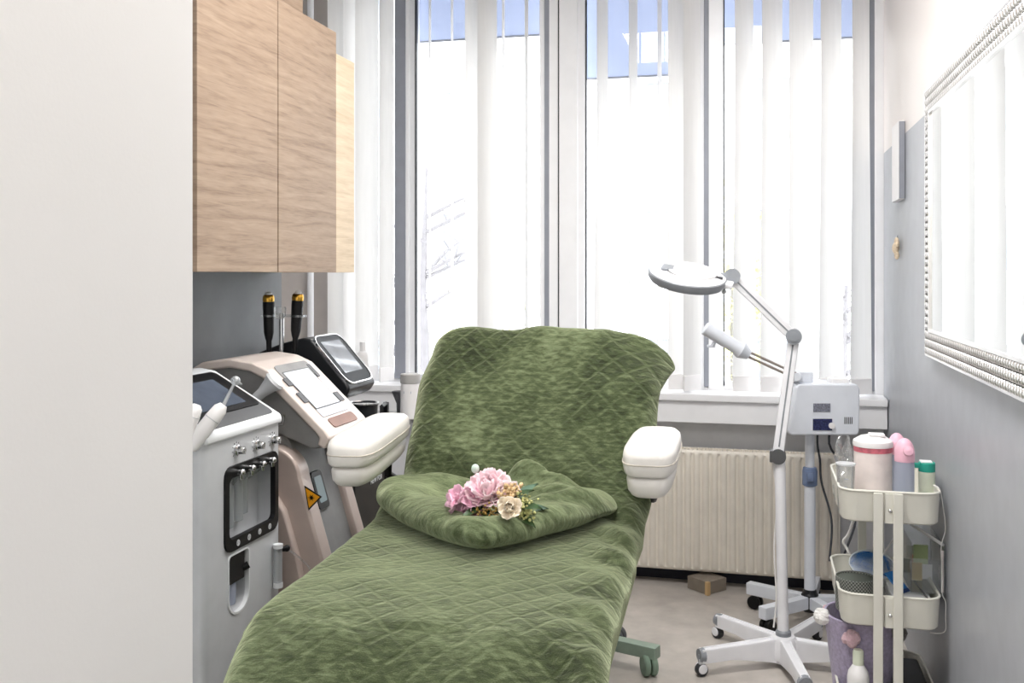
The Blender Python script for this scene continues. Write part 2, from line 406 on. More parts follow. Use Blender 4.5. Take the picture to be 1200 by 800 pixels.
# two-tone wall paint: grey below the line at 2.07 m, white above
def twotone(name, lo, hi, z0):
    m = mat(name, lo, 0.36, bump=0.08, bscale=220, var=0.02)
    nt = m.node_tree; b = nt.nodes['Principled BSDF']; L = nt.links.new
    src = b.inputs['Base Color'].links[0].from_socket
    g = nt.nodes.new('ShaderNodeNewGeometry'); sp = nt.nodes.new('ShaderNodeSeparateXYZ'); L(g.outputs['Position'], sp.inputs[0])
    st = math_node(nt, 'GREATER_THAN', sp.outputs['Z'], z0)
    mx = nt.nodes.new('ShaderNodeMix'); mx.data_type = 'RGBA'; L(st, mx.inputs['Factor']); L(src, mx.inputs['A']); mx.inputs['B'].default_value = lin(hi)
    L(mx.outputs['Result'], b.inputs['Base Color']); return m
M_twotone = twotone('two_tone_wall_paint', (172, 175, 181), (236, 229, 225), 2.07)
M_greywall = mat('grey_wall_paint', (150, 154, 158), 0.65, bump=0.08, bscale=220, var=0.02)
M_taupe = mat('taupe_wall_paint', (196, 188, 182), 0.7, var=0.02)
M_ltgrey = mat('light_grey_wall_paint', (226, 226, 228), 0.7, var=0.02)
# woven bowl
def woven(name):
    m = mat(name, (98, 102, 96), 0.7); nt = m.node_tree; b = nt.nodes['Principled BSDF']; L = nt.links.new
    tc = nt.nodes.new('ShaderNodeTexCoord'); br = nt.nodes.new('ShaderNodeTexChecker'); br.inputs['Scale'].default_value = 1.0
    mp = nt.nodes.new('ShaderNodeMapping'); mp.inputs['Scale'].default_value = (90, 1, 260); 
    sp = nt.nodes.new('ShaderNodeSeparateXYZ'); L(tc.outputs['Object'], sp.inputs[0])
    an = math_node(nt, 'ARCTAN2', sp.outputs['Y'], sp.outputs['X'])
    cb = nt.nodes.new('ShaderNodeCombineXYZ'); L(math_node(nt, 'MULTIPLY', an, 12.0), cb.inputs[0]); L(math_node(nt, 'MULTIPLY', sp.outputs['Z'], 170.0), cb.inputs[2]); cb.inputs[1].default_value = 0.5
    L(cb.outputs[0], br.inputs['Vector']); br.inputs['Color1'].default_value = lin((74, 77, 74)); br.inputs['Color2'].default_value = lin((148, 150, 144))
    L(br.outputs['Color'], b.inputs['Base Color']); return m
M_woven = woven('woven_grey')
# ================================================================ THE ROOM
XR, XL, YB, ZC = 0.59, -1.85, 4.90, 3.2
struct(MB().span((-3.2, -1.7, -0.1), (0.75, 5.3, 0.0)), 'floor', M_floor, 'grey beige vinyl floor', 'floor', smooth=False)
struct(MB().span((-3.2, -1.7, ZC), (0.75, 5.3, ZC + 0.1)), 'ceiling', M_ceil, 'white ceiling', 'ceiling', smooth=False)
struct(MB().span((XR, -1.7, 0), (XR + 0.12, 5.3, ZC)), 'wall_right', M_twotone, 'wall painted grey below and white above, holding the mirror', 'wall', smooth=False)
struct(MB().span((XL - 0.12, 1.5, 0), (XL, 3.61, ZC)), 'wall_left', M_greywall, 'grey wall behind the treatment machines', 'wall', smooth=False)
struct(MB().span((-2.92, 3.49, 0), (XL - 0.12, 3.61, ZC)).span((-2.92, 3.61, 0), (-2.80, 5.3, ZC)), 'wall_niche', M_ltgrey, 'wall of the niche beside the window', 'wall', smooth=False)
xa = at(227, 321, X=-0.80)
struct(MB().span((XL - 0.12, -1.7, 0), (-0.80, xa.y, ZC), 0.004), 'wall_near', M_white_wall, 'white wall end at the entrance', 'wall')
struct(MB().span((-0.80, -1.7, 0), (XR, -1.6, ZC)), 'wall_entry', M_white_wall, 'white wall at the entrance', 'wall', smooth=False)
# back wall with the window opening
Yg = 4.95
wx0 = at(388, 300, Y=YB).x; wx1 = XR
zs = 0.93; zt = 3.05
b = MB(); b.span((-2.80, YB, 0), (wx1, YB + 0.25, 0.79)); b.span((wx0, YB + 0.02, 0.79), (wx1, YB + 0.25, 0.90)); b.span((wx0, YB, zt), (wx1, YB + 0.25, ZC))
struct(b, 'wall_back', M_ltgrey, 'light grey wall under the windows', 'wall', smooth=False)
struct(MB().span((-2.80, YB, 0.79), (wx0, YB + 0.25, ZC)), 'wall_back_pier', M_taupe, 'taupe wall strip beside the blinds', 'wall', smooth=False)
struct(MB().span((wx0 - 0.06, 4.735, 0.895), (XR - 0.004, YB + 0.02, 0.93), 0.006).span((wx0 - 0.06, 4.755, 0.79), (XR - 0.004, YB + 0.02, 0.897), 0.004), 'trim_1', M_pvc, 'deep white windowsill with its white apron', 'windowsill')
# heating pipe
p0 = at(364, 300, Y=4.84)
struct(MB().cyl((p0.x, 4.84, 0), (p0.x, 4.84, ZC), 0.017), 'trim_2', M_pvc, 'white vertical heating pipe', 'pipe')
struct(MB().span((-2.80, YB - 0.015, 0.0), (XR - 0.002, YB, 0.07)), 'baseboard_back', M_navy, 'dark navy skirting under the radiator', 'skirting', smooth=False)
# ---- windows: three units of vertical PVC profiles, each with its own panes
def bar(mb, a, c, y0, z0, z1, dep=0.07, r=0.004):
    x0, x1 = at(a, 300, Y=y0).x, at(c, 300, Y=y0).x
    mb.span((x0, y0, z0), (x1, y0 + dep, z1), r, 1)
def window(name, label, bars, grey, dark, panes, ext, zb=0.97):
    root = bpy.data.objects.new(name, None); COL.objects.link(root); root.location = (at((ext[0] + ext[1]) / 2, 300, Y=Yg).x, Yg, zs); tag(root, label, 'window', None, 'structure')
    f = MB()
    for (a, c, y0) in bars: bar(f, a, c, y0, 0.905, zt)
    x0, x1 = at(ext[0], 300, Y=Yg).x, min(at(ext[1], 300, Y=Yg).x, XR - 0.002)
    f.span((x0, Yg - 0.01, 0.905), (x1, Yg + 0.06, 0.945), 0.004, 1); f.span((x0, Yg, 0.94), (x1, Yg + 0.05, zb), 0.004, 1); f.span((x0, Yg, zt - 0.06), (x1, Yg + 0.06, zt), 0.004, 1)
    f.build('window_frame', M_pvc, root)
    if grey:
        g = MB()
        for (a, c, y0) in grey: bar(g, a, c, y0, 0.945, zt, 0.05, 0.002)
        o = g.build('trim', M_gasket, root); o['label'] = 'grey vertical trim strip'
    if dark:
        g = MB()
        for (a, c, y0) in dark: bar(g, a, c, y0, 0.95, zt, 0.03, 0.001)
        o = g.build('gasket', M_dark, root); o['label'] = 'dark rubber gasket'
    for (a, c) in panes:
        MB().span((at(a, 300, Y=Yg + .03).x, Yg + 0.03, zb - 0.01), (at(c, 300, Y=Yg + .03).x, Yg + 0.036, zt)).build('pane', M_glass, root, smooth=False)
    return root
window('window_1', 'tall window with a grey edged casement beside the stacked blind slats', [(384, 396, 4.93), (474.5, 479.5, 4.93), (478, 487, 4.945), (632, 638.5, 4.945), (643, 653.5, 4.93)], [(462, 475, 4.925), (638, 644, 4.932)], [(653, 655.5, 4.94), (486, 487.5, 4.942)], [(394, 463), (486, 634)], (384, 655))
window('window_2', 'narrow middle window with the lowest blue shade', [(655, 677, 4.925), (676, 685.5, 4.935), (820, 825.5, 4.935)], [(825, 830.5, 4.93)], [(685.3, 687, 4.94)], [(686, 822)], (655, 831))
window('window_3', 'window behind the magnifier lamp arms', [(830, 847.5, 4.93), (1025, 1038, 4.925)], [(1019.5, 1025.5, 4.93)], [(847.3, 849, 4.94), (1018, 1020, 4.935)], [(848, 1019)], (830, 1040))
# ---- blue outside roller shades
def roller(px0, px1, y0, y1, label):
    Y = 5.09; a, c = at(px0, y0, Y=Y), at(px1, y1, Y=Y); z = (a.z + c.z) / 2
    r = thing('roller_shade', label, 'roller shade', ((a.x + c.x) / 2, Y, z), 'blue roller shades outside the windows')
    MB().grid(lambda i, j: Vector((a.x + (c.x - a.x) * i / 12, Y + 0.006 * math.sin(i * 1.3 + j), z + (zt + 0.05 - z) * j / 8)), 13, 9).build('shade_cloth', M_shade, r)
    MB().cyl((a.x, Y, z), (c.x, Y, z), 0.006, seg=10).build('bottom_rail', M_gasket, r)
roller(484, 640, 48.5, 42, 'blue roller shade at the top of the widest pane')
roller(684, 826, 92, 87, 'blue roller shade hanging lowest, in the middle window')
roller(846, 1022, 52.5, 43, 'blue roller shade in the window nearest the mirror')
# ---- vertical blind slats
SLATW = 0.127
def slat(px, wt, wb, label, y_top=None, zb=0.94, Y=4.83, flip=1):
    c = at(px, 300, Y=Y); d = (c.y / (CT + ST * (px - 600) / FPX)); ray = Vector((c.x, c.y, 0)).normalized(); perp = Vector((ray.y, -ray.x, 0))
    o = thing('blind_slat', label, 'blind slat', (c.x, c.y, zb), 'vertical blind slats')
    def ang(w):
        k = min(1.0, w / FPX * d / SLATW); return math.acos(k)
    at_, ab = ang(wt), ang(wb)
    def P(i, j, z0=zb, z1=2.98, th=0.0):
        u = i / 8 - 0.5; z = z0 + (z1 - z0) * j / 30; k = max(0, min(1, (z - zb) / (2.25 - zb))); a = ab + (at_ - ab) * k
        dv = perp * math.cos(a) + ray * (flip * math.sin(a)); nv = Vector((-dv.y, dv.x, 0))
        return Vector((c.x, c.y, z)) + dv * (u * SLATW) + nv * (0.006 * (1 - 4 * u * u) + th)
    s = MB().grid(lambda i, j: P(i, j), 9, 31).build('slat_cloth', M_slat, o)
    w = MB(); dv = perp * math.cos(ab) + ray * (flip * math.sin(ab)); a = math.atan2(dv.y, dv.x)
    w.box((0, 0, 0), (SLATW * 0.96, 0.012, 0.075), 0.004, 2, Matrix.Translation((c.x, c.y, zb + 0.036)) @ Matrix.Rotation(a, 4, 'Z'))
    w.build('slat_weight', M_whitep, o)
for q in [
    (394, 20, 20, 'blind slat at the outer edge of the stacked blind beside the taupe wall', 4.80), (411, 17, 17, 'second blind slat of the stack, seen half edge on', 4.83), (430, 27, 27, 'broad blind slat above the white lotion bottle on the sill', 4.865), (453, 17, 17, 'blind slat beside the grey frame strip', 4.84),
    (504, 2.5, 2.5, 'edge-on blind slat nearest the stacked slats', 4.83), (530, 2.5, 2.5, 'edge-on blind slat just before the broad slat in the widest pane', 4.83),
    (557, 24, 24, 'broad blind slat covering the middle of the widest pane', 4.83), (571, 23, 23, 'blind slat overlapping the broad one in the widest pane', 4.80),
    (590, 3, 3, 'edge-on blind slat just past the broad slats in the widest pane', 4.83), (617, 4, 4, 'edge-on blind slat nearest the wide mullion', 4.83),
    (706, 13, 22, 'tapering blind slat next to the wide mullion in the middle window', 4.83), (742, 10, 12, 'narrow blind slat at the centre of the middle window', 4.83), (773, 5, 6, 'nearly edge-on blind slat in the middle window', 4.83),
    (797, 28, 28, 'broad blind slat behind the magnifier lamp head', 4.83), (811, 20, 20, 'broad blind slat overlapping the one behind the lamp head', 4.80),
    (872, 21, 27, 'blind slat nearest the joint of the magnifier lamp', 4.83), (905, 23, 28, 'blind slat behind the elbow of the lamp arm', 4.83), (939, 27, 28, 'blind slat above the steamer box', 4.83), (974, 23, 28, 'second blind slat from the mirror wall', 4.83), (1009, 19, 24, 'blind slat closest to the mirror wall', 4.83)]:
    slat(q[0], q[1], q[2], q[3], Y=q[4])
struct(MB().span((wx0 - 0.05, 4.79, 2.98), (XR - 0.01, 4.87, 3.02), 0.004), 'trim_3', M_pvc, 'white head rail of the vertical blinds', 'blind rail')
# ---- radiator
rx0, rx1 = at(545, 600, Y=4.77).x, at(985, 600, Y=4.77).x; rz0, rz1 = 0.076, 0.656; ry = 4.77
R = thing('radiator', 'cream ribbed panel radiator under the window', 'radiator', ((rx0 + rx1) / 2, ry + 0.05, 0))
nrib = int((rx1 - rx0) / 0.0417)
def ribs(i, j):
    n = nrib * 8; x = rx0 + (rx1 - rx0) * i / n; ph = (i % 8)
    dep = 0.015 if ph in (0, 7) else (0.006 if ph in (1, 6) else 0.0)
    zz = (rz0 + 0.0, rz0 + 0.012, rz0 + 0.03, rz1 - 0.03, rz1 - 0.012, rz1)[j]; e = (0.012, 0.002, 0, 0, 0.002, 0.012)[j]
    inn = dep if j in (2, 3) else 0.0
    return Vector((x, ry + e + inn, zz))
MB().grid(ribs, nrib * 8 + 1, 6).build('front_panel', M_radiator, R, angle=60)
MB().span((rx0, ry + 0.012, rz0 + .01), (rx1, ry + 0.085, rz1 - 0.012), 0.004).build('body', M_radiator, R)
g = MB()
for k in range(int((rx1 - rx0) / 0.02)): g.span((rx0 + 0.01 + k * 0.02, ry + 0.022, rz1 - 0.014), (rx0 + 0.018 + k * 0.02, ry + 0.08, rz1 - 0.002))
g.span((rx0, ry + 0.012, rz1 - 0.012), (rx1, ry + 0.02, rz1)); g.span((rx0, ry + 0.08, rz1 - 0.012), (rx1, ry + 0.088, rz1)); g.build('top_grille', M_radiator, R)
for x in (rx0 + 0.12, rx1 - 0.12): MB().span((x - 0.02, ry + 0.03, 0.0), (x + 0.02, ry + 0.06, rz0 + 0.02)).build('foot', M_radiator, R)
MB().cyl((rx1 + 0.02, ry + .05, 0.0), (rx1 + 0.02, ry + .05, 0.12), 0.009).cyl((rx1 - 0.01, ry + .05, 0.12), (rx1 + 0.035, ry + .05, 0.12), 0.014).build('valve', M_chrome, R)
# small taupe box on the floor under the radiator
c = at(824, 697, z=0.0); B = thing('floor_box', 'small taupe box on the floor under the radiator', 'box', (c.x, c.y + 0.06, 0))
Mx = Matrix.Translation((c.x, c.y + 0.075, 0)) @ Matrix.Rotation(math.radians(-40), 4, 'Z')
MB().box((0.0, 0.02, 0.031), (0.13, 0.13, 0.06), 0.003, 2, Mx).build('body', M_boxbrown, B)
MB().box((0.0645, -0.0445, 0.032), (0.02, 0.02, 0.062), 0.002, 1, Mx).build('lit_edge', M_boxlitedge, B)  # strip paints the lit corner edge of the box
# ---- mirror
mxf = XR - 0.035
mo = at(1083.5, 107, X=mxf); mb_ = at(1084, 415, X=mxf); y1 = mo.y; y0 = 2.05; z1 = mo.z; z0 = mb_.z; fw = 0.082
MR = thing('wall_mirror', 'large wall mirror in a silver beaded frame', 'mirror', (XR - 0.003, (y0 + y1) / 2, z0))
MB().span((XR - 0.026, y0 + 0.01, z0 + 0.01), (XR - 0.003, y1 - 0.01, z1 - 0.01), 0.003).build('backing_board', M_dgrey, MR)
MB().span((XR - 0.031, y0 + fw, z0 + fw), (XR - 0.027, y1 - fw, z1 - fw)).build('mirror_glass', M_mirror, MR, smooth=False)
fr = MB(); rows = 3; rw = fw / rows
bm = bmesh.new(); bmesh.ops.create_icosphere(bm, subdivisions=2, radius=1.0); bv = [v.co.copy() for v in bm.verts]; bf = [[v.index for v in f.verts] for f in bm.faces]; bm.free()
def bead(y, z, sy, sz): fr.add(bv, bf, Matrix.Translation((XR - 0.03, y, z)) @ Matrix.Diagonal((0.008, sy, sz, 1)))
ny = int((y1 - y0) / 0.024); nz = int((z1 - z0 - 2 * fw) / 0.024)
for r_ in range(rows):
    o = (r_ + 0.5) * rw
    for k in range(ny):
        y = y0 + (k + 0.5) * (y1 - y0) / ny
        bead(y, z0 + o, 0.0098, rw * 0.50); bead(y, z1 - o, 0.0098, rw * 0.50)
    for k in range(nz):
        z = z0 + fw + (k + 0.5) * (z1 - z0 - 2 * fw) / nz
        bead(y0 + o, z, rw * 0.52, 0.0098); bead(y1 - o, z, rw * 0.52, 0.0098)
o = fr.build('beaded_frame', M_bead, MR, wn=False)
l = MB(); rr = lambda e: [(y0 + e, z0 + e), (y1 - e, z0 + e), (y1 - e, z1 - e), (y0 + e, z1 - e)]
l.ring(rr(fw - 0.003), rr(fw + 0.006), fX, XR - 0.037, XR - 0.026); l.ring(rr(-0.004), rr(0.004), fX, XR - 0.034, XR - 0.003); l.build('frame_edge', M_bead, MR, smooth=False)
# ---- shallow wall box, ornament, little bracket on the mirror wall
a = at(1061, 141, X=XR); bz = at(1061, 233, X=XR).z; yf = at(1044.5, 200, X=XR - 0.028).y
W = thing('wall_box', 'slim white box with a grey side on the wall by the window', 'wall box', (XR, a.y, bz))
MB().span((XR - 0.026, a.y + .002, bz), (XR - 0.002, yf, a.z), 0.002).build('cover', M_whitep, W)
MB().span((XR - 0.024, a.y - .001, bz + .003), (XR - 0.002, a.y + .003, a.z - .003)).build('side_panel', M_gasket, W, smooth=False)
c = at(1049, 289, X=XR - 0.02); O = thing('wall_ornament', 'small beige shell ornament hung on the wall below the white box', 'ornament', (XR, c.y, c.z))
mb = MB()
for k in range(9):
    a = PI * (0.15 + 0.7 * k / 8); mb.ball((XR - 0.014, c.y + 0.022 * math.cos(a), c.z - 0.004 + 0.03 * math.sin(a)), 0.009, 8, None, (1, 1, 1.6))
mb.ball((XR - 0.018, c.y, c.z - 0.006), 0.019, 12, None, (0.8, 1, 1.3)); mb.ball((XR - 0.014, c.y - 0.006, c.z - 0.036), 0.011, 8, None, (1, 1, 1.7)); mb.ball((XR - 0.014, c.y + 0.012, c.z - 0.03), 0.009, 8)
mb.build('shell', M_shell, O)
MB().tube([(XR - 0.012, c.y - 0.012, c.z + 0.02), (XR - 0.010, c.y, c.z + 0.048), (XR - 0.012, c.y + 0.012, c.z + 0.02)], 0.0012, 6).build('hanging_loop', M_dcable, O)
c = at(1032, 402, X=XR - 0.01); S = thing('wall_bracket', 'narrow cream plate on the wall beside the window frame', 'bracket', (XR, c.y, c.z - 0.06))
MB().span((XR - 0.012, c.y - 0.018, c.z - 0.057), (XR - 0.002, c.y + 0.018, c.z + 0.057), 0.004).build('plate', M_cream, S)
MB().span((XR - 0.016, c.y - 0.008, c.z - 0.03), (XR - 0.011, c.y + 0.008, c.z + 0.03), 0.002).build('clip', M_whitep, S)
# ================================================================ WALL CABINETS
cx = -1.50; cz0 = 1.506
cy0 = at(231, 300, X=cx).y; cym = at(326, 300, X=cx).y; cy1 = at(394, 300, X=cx).y; cy2 = at(415.5, 300, X=cx).y; cz1 = at(394, 38, X=cx).z; czp = at(395, 63, X=cx).z
CB = thing('wall_cabinet', 'oak wall cabinet with two doors above the treatment machines', 'cabinet', (XL, (cy0 + cy1) / 2, cz0))
MB().span((XL + 0.002, cy0 - 0.006, cz0 + 0.002), (cx - 0.02, cy1 + 0.002, cz1 - 0.004)).build('body', M_darkwood, CB, smooth=False)
MB().span((cx - 0.019, cy0, cz0), (cx, cym - 0.003, cz1), 0.0012, 1).build('door', M_oak, CB)
MB().span((cx - 0.019, cym + 0.003, cz0), (cx, cy1, cz1), 0.0012, 1).build('door', M_oak, CB)
o = MB().span((XL + 0.002, cy1 + 0.003, cz0), (cx - 0.001, cy2, czp), 0.0012, 1).build('end_panel', M_oaklit, CB); o['label'] = 'oak end panel coloured paler as if lit'
tx = -1.62; ty1 = at(355, 5, X=tx).y
TC = thing('top_cabinet', 'oak top cabinet set back above the wall cabinet', 'cabinet', (XL, (cy0 + ty1) / 2, cz1 + 0.01))
MB().span((XL + 0.002, cy0, cz1 + 0.002), (tx - 0.02, ty1, ZC - 0.02)).build('body', M_oak, TC, smooth=False)
MB().span((tx - 0.019, cy0, cz1 + 0.03), (tx, ty1, ZC - 0.03), 0.001, 1).build('door', M_oak, TC)
MB().span((tx - 0.012, cy0, cz1 + 0.003), (tx + 0.02, ty1 - 0.02, cz1 + 0.016), 0.002).build('bottom_rail', M_blackmetal, TC)
# ================================================================ OUTSIDE
def leafcloud(mb, c, rad, n, size):
    for _ in range(n):
        while True:
            p = Vector((rnd.uniform(-1, 1), rnd.uniform(-1, 1), rnd.uniform(-1, 1)))
            if p.length < 1: break
        q = Vector(c) + Vector((p.x * rad[0], p.y * rad[1], p.z * rad[2])); s_ = size * rnd.uniform(.6, 1.3)
        M = Matrix.Translation(q) @ Matrix.Rotation(rnd.uniform(0, 6.3), 4, 'Z') @ Matrix.Rotation(rnd.uniform(-1.2, 1.2), 4, 'X')
        mb.add([(-.3 * s_, 0, 0), (0, -.5 * s_, .05 * s_), (.3 * s_, 0, 0), (0, .5 * s_, .05 * s_)], [(0, 1, 2, 3)], M)
M_facade = mat('pale_render', (246, 246, 246), 0.9, var=0.01, scale=1)
M_facwin = mat('facade_glass', (126, 130, 138), 0.3)
M_bark = mat('pale_bark', (112, 110, 112), 0.9)
M_spring = fabric('spring_leaves', (224, 222, 150), 0.5, (232, 230, 160), var=0.1)
M_street = mat('pale_paving', (205, 205, 204), 0.9)
struct(MB().span((-40, 5.6, -3.3), (40, 60, -3.2)), 'ground', M_street, 'pale paving outside', 'ground', smooth=False)
AB = thing('apartment_building', 'pale apartment building across the street, bleached by daylight', 'building', (-2.0, 24, -3.2))
MB().span((-22, 24, -3.2), (18, 32, 14)).build('facade', M_facade, AB, smooth=False)
for i in range(-6, 7):
    for j in range(4):
        x = -2.0 + i * 2.6; z = -1.6 + j * 3.1
        w = MB().ring([(x - .62, z), (x + .62, z), (x + .62, z + 1.6), (x - .62, z + 1.6)], [(x - .55, z + .07), (x + .55, z + .07), (x + .55, z + 1.53), (x - .55, z + 1.53)], fY, 23.9, 24.02).build('window_frame', M_facade, AB, smooth=False)
        MB().span((x - .55, 23.96, z + .07), (x + .55, 23.99, z + 1.53)).build('pane', M_facwin, w, smooth=False)
def branch_tree(name, x, y, z0, h, seed, label, spread=1.0):
    r = random.Random(seed); o = thing(name, label, 'tree', (x, y, z0)); tr = MB()
    tr.tube([(x, y, z0), (x + .05, y, z0 + h * .4), (x - .05, y, z0 + h * .75), (x, y, z0 + h)], [.10, .08, .05, .015], 8); tr.build('trunk', M_bark, o)
    br = MB()
    for k in range(26):
        z = z0 + h * r.uniform(.35, .98); a = r.uniform(0, 6.3); L_ = spread * r.uniform(.7, 1.7) * (1.15 - (z - z0) / h * .6)
        p = Vector((x, y, z)); q = p + Vector((math.cos(a) * L_ * .6, math.sin(a) * L_ * .3, L_ * .25)); e = p + Vector((math.cos(a) * L_, math.sin(a) * L_ * .6, L_ * .38))
        br.tube([p, q, e], [.028, .018, .005], 5)
        for _ in range(3):
            t = r.uniform(.3, .9); s_ = p.lerp(e, t); br.tube([s_, s_ + Vector((r.uniform(-.3, .3), r.uniform(-.2, .2), r.uniform(.05, .3)))], [.010, .003], 4)
    br.build('branches', M_bark, o)
    return o
c = at(500, 300, d=11); branch_tree('bare_tree', c.x, c.y, -3.2, 5.9, 3, 'bare branching tree outside the widest pane')
c = at(992, 300, d=9); branch_tree('young_tree', c.x, c.y, -3.2, 4.6, 11, 'slim bare tree outside the window nearest the mirror', .35)
for (px, py, d, rr_, nm) in ((585, 420, 13, (.9, .6, 1.4), 'yellow green bush outside the widest pane'), (858, 330, 12, (.25, .3, 1.3), 'tall yellow green shrub beside the grey window trim'), (893, 340, 12.5, (.18, .3, 1.0), 'slim yellow green shrub behind the lamp elbow')):
    c = at(px, py, d=d); o = thing('spring_shrub', nm, 'shrub', (c.x, c.y, -3.2), 'spring shrubs outside')
    MB().tube([(c.x, c.y, -3.2), (c.x, c.y, c.z)], [.05, .02], 6).build('stem', M_bark, o)
    mb = MB(); leafcloud(mb, c, rr_, 340, .13); f = mb.build('foliage', M_spring, o, smooth=False); f['kind'] = 'stuff'
# ================================================================ SILVER CABINET MACHINE (water dermabrasion tower)
xf = -1.40; my0 = at(240, 520, X=xf).y; my1 = at(326.5, 500, X=xf).y; xb = -1.80
def on(px, py): p = at(px, py, X=xf); return (p.y, p.z)
mt = on(247, 520)[1]
D = thing('facial_machine', 'silver facial treatment tower with a black framed vial window beside the entrance wall', 'machine', (-1.6, (my0 + my1) / 2, 0))
wy0, wy1 = on(262, 600)[0], on(325, 600)[0] - 0.004; wz1 = on(262, 549)[1]; wz0 = on(263, 650)[1]
by0, by1 = on(267, 690)[0], on(291, 690)[0]; bz1_, bz0_ = on(268, 652)[1], on(270, 722)[1]
xs_ = xf - 0.06; rbb = (by1 - by0) * .42
bd = MB(); bd.span((xb, my0, 0.05), (xs_, my1, mt + 0.02), 0.012)
e0, e1 = my0 + 0.022, my1 - 0.002; zm = (wz0 + bz1_) / 2
def q4(a0, b0, a1, b1): return rrect(a0, b0, a1, b1, 0.0005)
bd.ring(q4(e0, zm, e1, mt), rrect(wy0 + .004, wz0 + .004, wy1 - .004, wz1 - .004, 0.02), fX, xs_ - .002, xf)
bd.ring(q4(e0, 0.06, e1, zm), rrect(by0, bz0_, by1, bz1_, 0.012, 5, rbb), fX, xs_ - .002, xf)
bd.span((xs_ - .005, my0, 0.06), (xf - 0.022, e0 + 0.003, mt)); bd.cyl((xf - 0.022, my0 + 0.022, 0.06), (xf - 0.022, my0 + 0.022, mt), 0.022, seg=24)
bd.build('body', M_silver, D, angle=30)
# sloping console
A_ = Vector((xf + 0.006, 0, mt + 0.028)); p = at(252, 434, Y=my1); B_ = Vector((p.x, 0, p.z))
poly = [(xb - 0.01, mt), (xf + 0.008, mt), (xf + 0.012, mt + 0.012), (A_.x, A_.z), (B_.x, B_.z), (B_.x - 0.05, B_.z + 0.008), (xb - 0.01, B_.z - 0.01)]
MB().prism(poly, fY, my0 - 0.004, my1 + 0.004, 0.009, 3).build('console', M_lsilver, D)
dv = (B_ - A_); Ls = dv.length; du = dv.normalized(); nv = Vector((-du.z, 0, du.x)); nv = nv if nv.z > 0 else -nv
def slope(t, y, h, A=A_, du=du, nv=nv, L=Ls): v = A + du * (t * L) + nv * h; return Vector((v.x, y, v.z))
def plate(t0, y0, t1, y1, h0, h1, r=0.01, s=slope):
    return MB().prism(rrect(t0 * Ls, y0, t1 * Ls, y1, r), lambda a, b_, d: s(a / Ls, b_, d), h0, h1)
o = plate(.05, my0 + .025, 0.985, my1 - .018, -.002, .0015, .02).build('fascia', M_dgrey, D)
plate(.24, my0 + .03, 0.96, my1 - .025, .0015, .005, .018).build('bezel', M_black, D)
plate(.32, my0 + .05, 0.82, my1 - .085, .005, .0065, .006).build('screen', M_screen, D)
# knobs
for (px, py) in ((277, 527), (300, 521), (319, 515)):
    y, z = on(px, py); k = MB().lathe([(0.015, 0), (0.015, .006), (.012, .008), (.010, .024), (.008, .026), (0, .026)], (xf, y, z), 24, (1, 0, 0)); k.box((xf + .022, y, z), (.012, .004, .02), .001); kb = k.build('knob', M_chrome, D)
    t = MB()
    for q in range(9):
        a = math.radians(-40 + 260 * q / 8); t.box((0, 0, 0), (.001, .0012, .005), 0, 2, Matrix.Translation((xf + .0006, y + .0215 * math.cos(a), z + .0215 * math.sin(a))) @ Matrix.Rotation(a - PI / 2, 4, 'X'))
    t.build('dial_marks', M_dark, kb, smooth=False)
# window frame, nozzles, vials
fwid = 0.026
wfm = MB().ring(rrect(wy0, wz0, wy1, wz1, .032), rrect(wy0 + fwid * .8, wz0 + fwid * 1.25, wy1 - fwid * .8, wz1 - fwid * 1.25, .02), fX, xf - .01, xf + .006).build('vial_window', M_black, D)
for k in range(4):
    y = wy0 + (wy1 - wy0) * (.20 + .2 * k); zt_ = wz1 - .020
    n = MB().cyl((xf, y, zt_), (xf + .022, y, zt_), .008).ball((xf + .022, y, zt_), .009, 10).cyl((xf + .016, y, zt_), (xf + .016, y + .004, zt_ - .02), .005)
    n.build('nozzle', M_chrome, D)
    yy = wy0 + (wy1 - wy0) * (.16 + .13 * k)
    v = MB().lathe([(.004, 0), (.014, .004), (.015, .02), (.015, .115), (.010, .128), (.007, .135)], (xf - .030 - .006 * (k % 2), yy, wz1 - .20 + .012 * k), 16); vv = v.build('vial', M_vial, D)
    MB().tube([(xf - .03, yy, wz1 - .07), (xf - .015, y, wz1 - .045), (xf + .004, y, zt_ - .01)], .0025, 6).build('hose', M_clear, vv)
    r_ = MB().lathe([(.0085, 0), (.0085, .001), (.0062, .001), (.0062, 0)], (xf + .006, wy0 + (wy1 - wy0) * (.22 + .2 * k), wz0 + .017), 16, (1, 0, 0)).box((xf + .0065, wy0 + (wy1 - wy0) * (.22 + .2 * k), wz0 + .017), (.001, .003, .008)); r_.build('port_mark', M_lsilver, D)
# bottle bay
bcy, bcz = (by0 + by1) / 2, bz0_
MB().ring(rrect(by0 - .001, bz0_ - .004, by1 + .003, bz1_ + .001, .016, 5, rbb * 1.05), rrect(by0 + .003, bz0_ + .002, by1 - .001, bz1_ - .003, .012, 5, rbb), fX, xf - .01, xf + .003).build('bay_rim', M_lsilver, D)
MB().span((xf - .055, by0 + .004, bz1_ - .085), (xf - .004, by1 - .012, bz1_ - .004), .004).cyl((xf - .03, by1 - .03, bz1_ - .07), (xf + .004, by1 - .005, bz1_ - .05), .01).build('bottle_holder', M_black, D)
MB().lathe([(.018, 0), (.021, .004), (.021, .11), (.016, .125), (.014, .13)], (xf - .028, bcy - .006, bz0_ + .02), 20).build('bottle', M_milkblue, D)
y, z = on(320, 665); v = MB().lathe([(.012, 0), (.013, .01), (.013, .12), (.012, .125)], (xf + .016, y, z - .055), 16).build('flow_tube', M_vial, D)
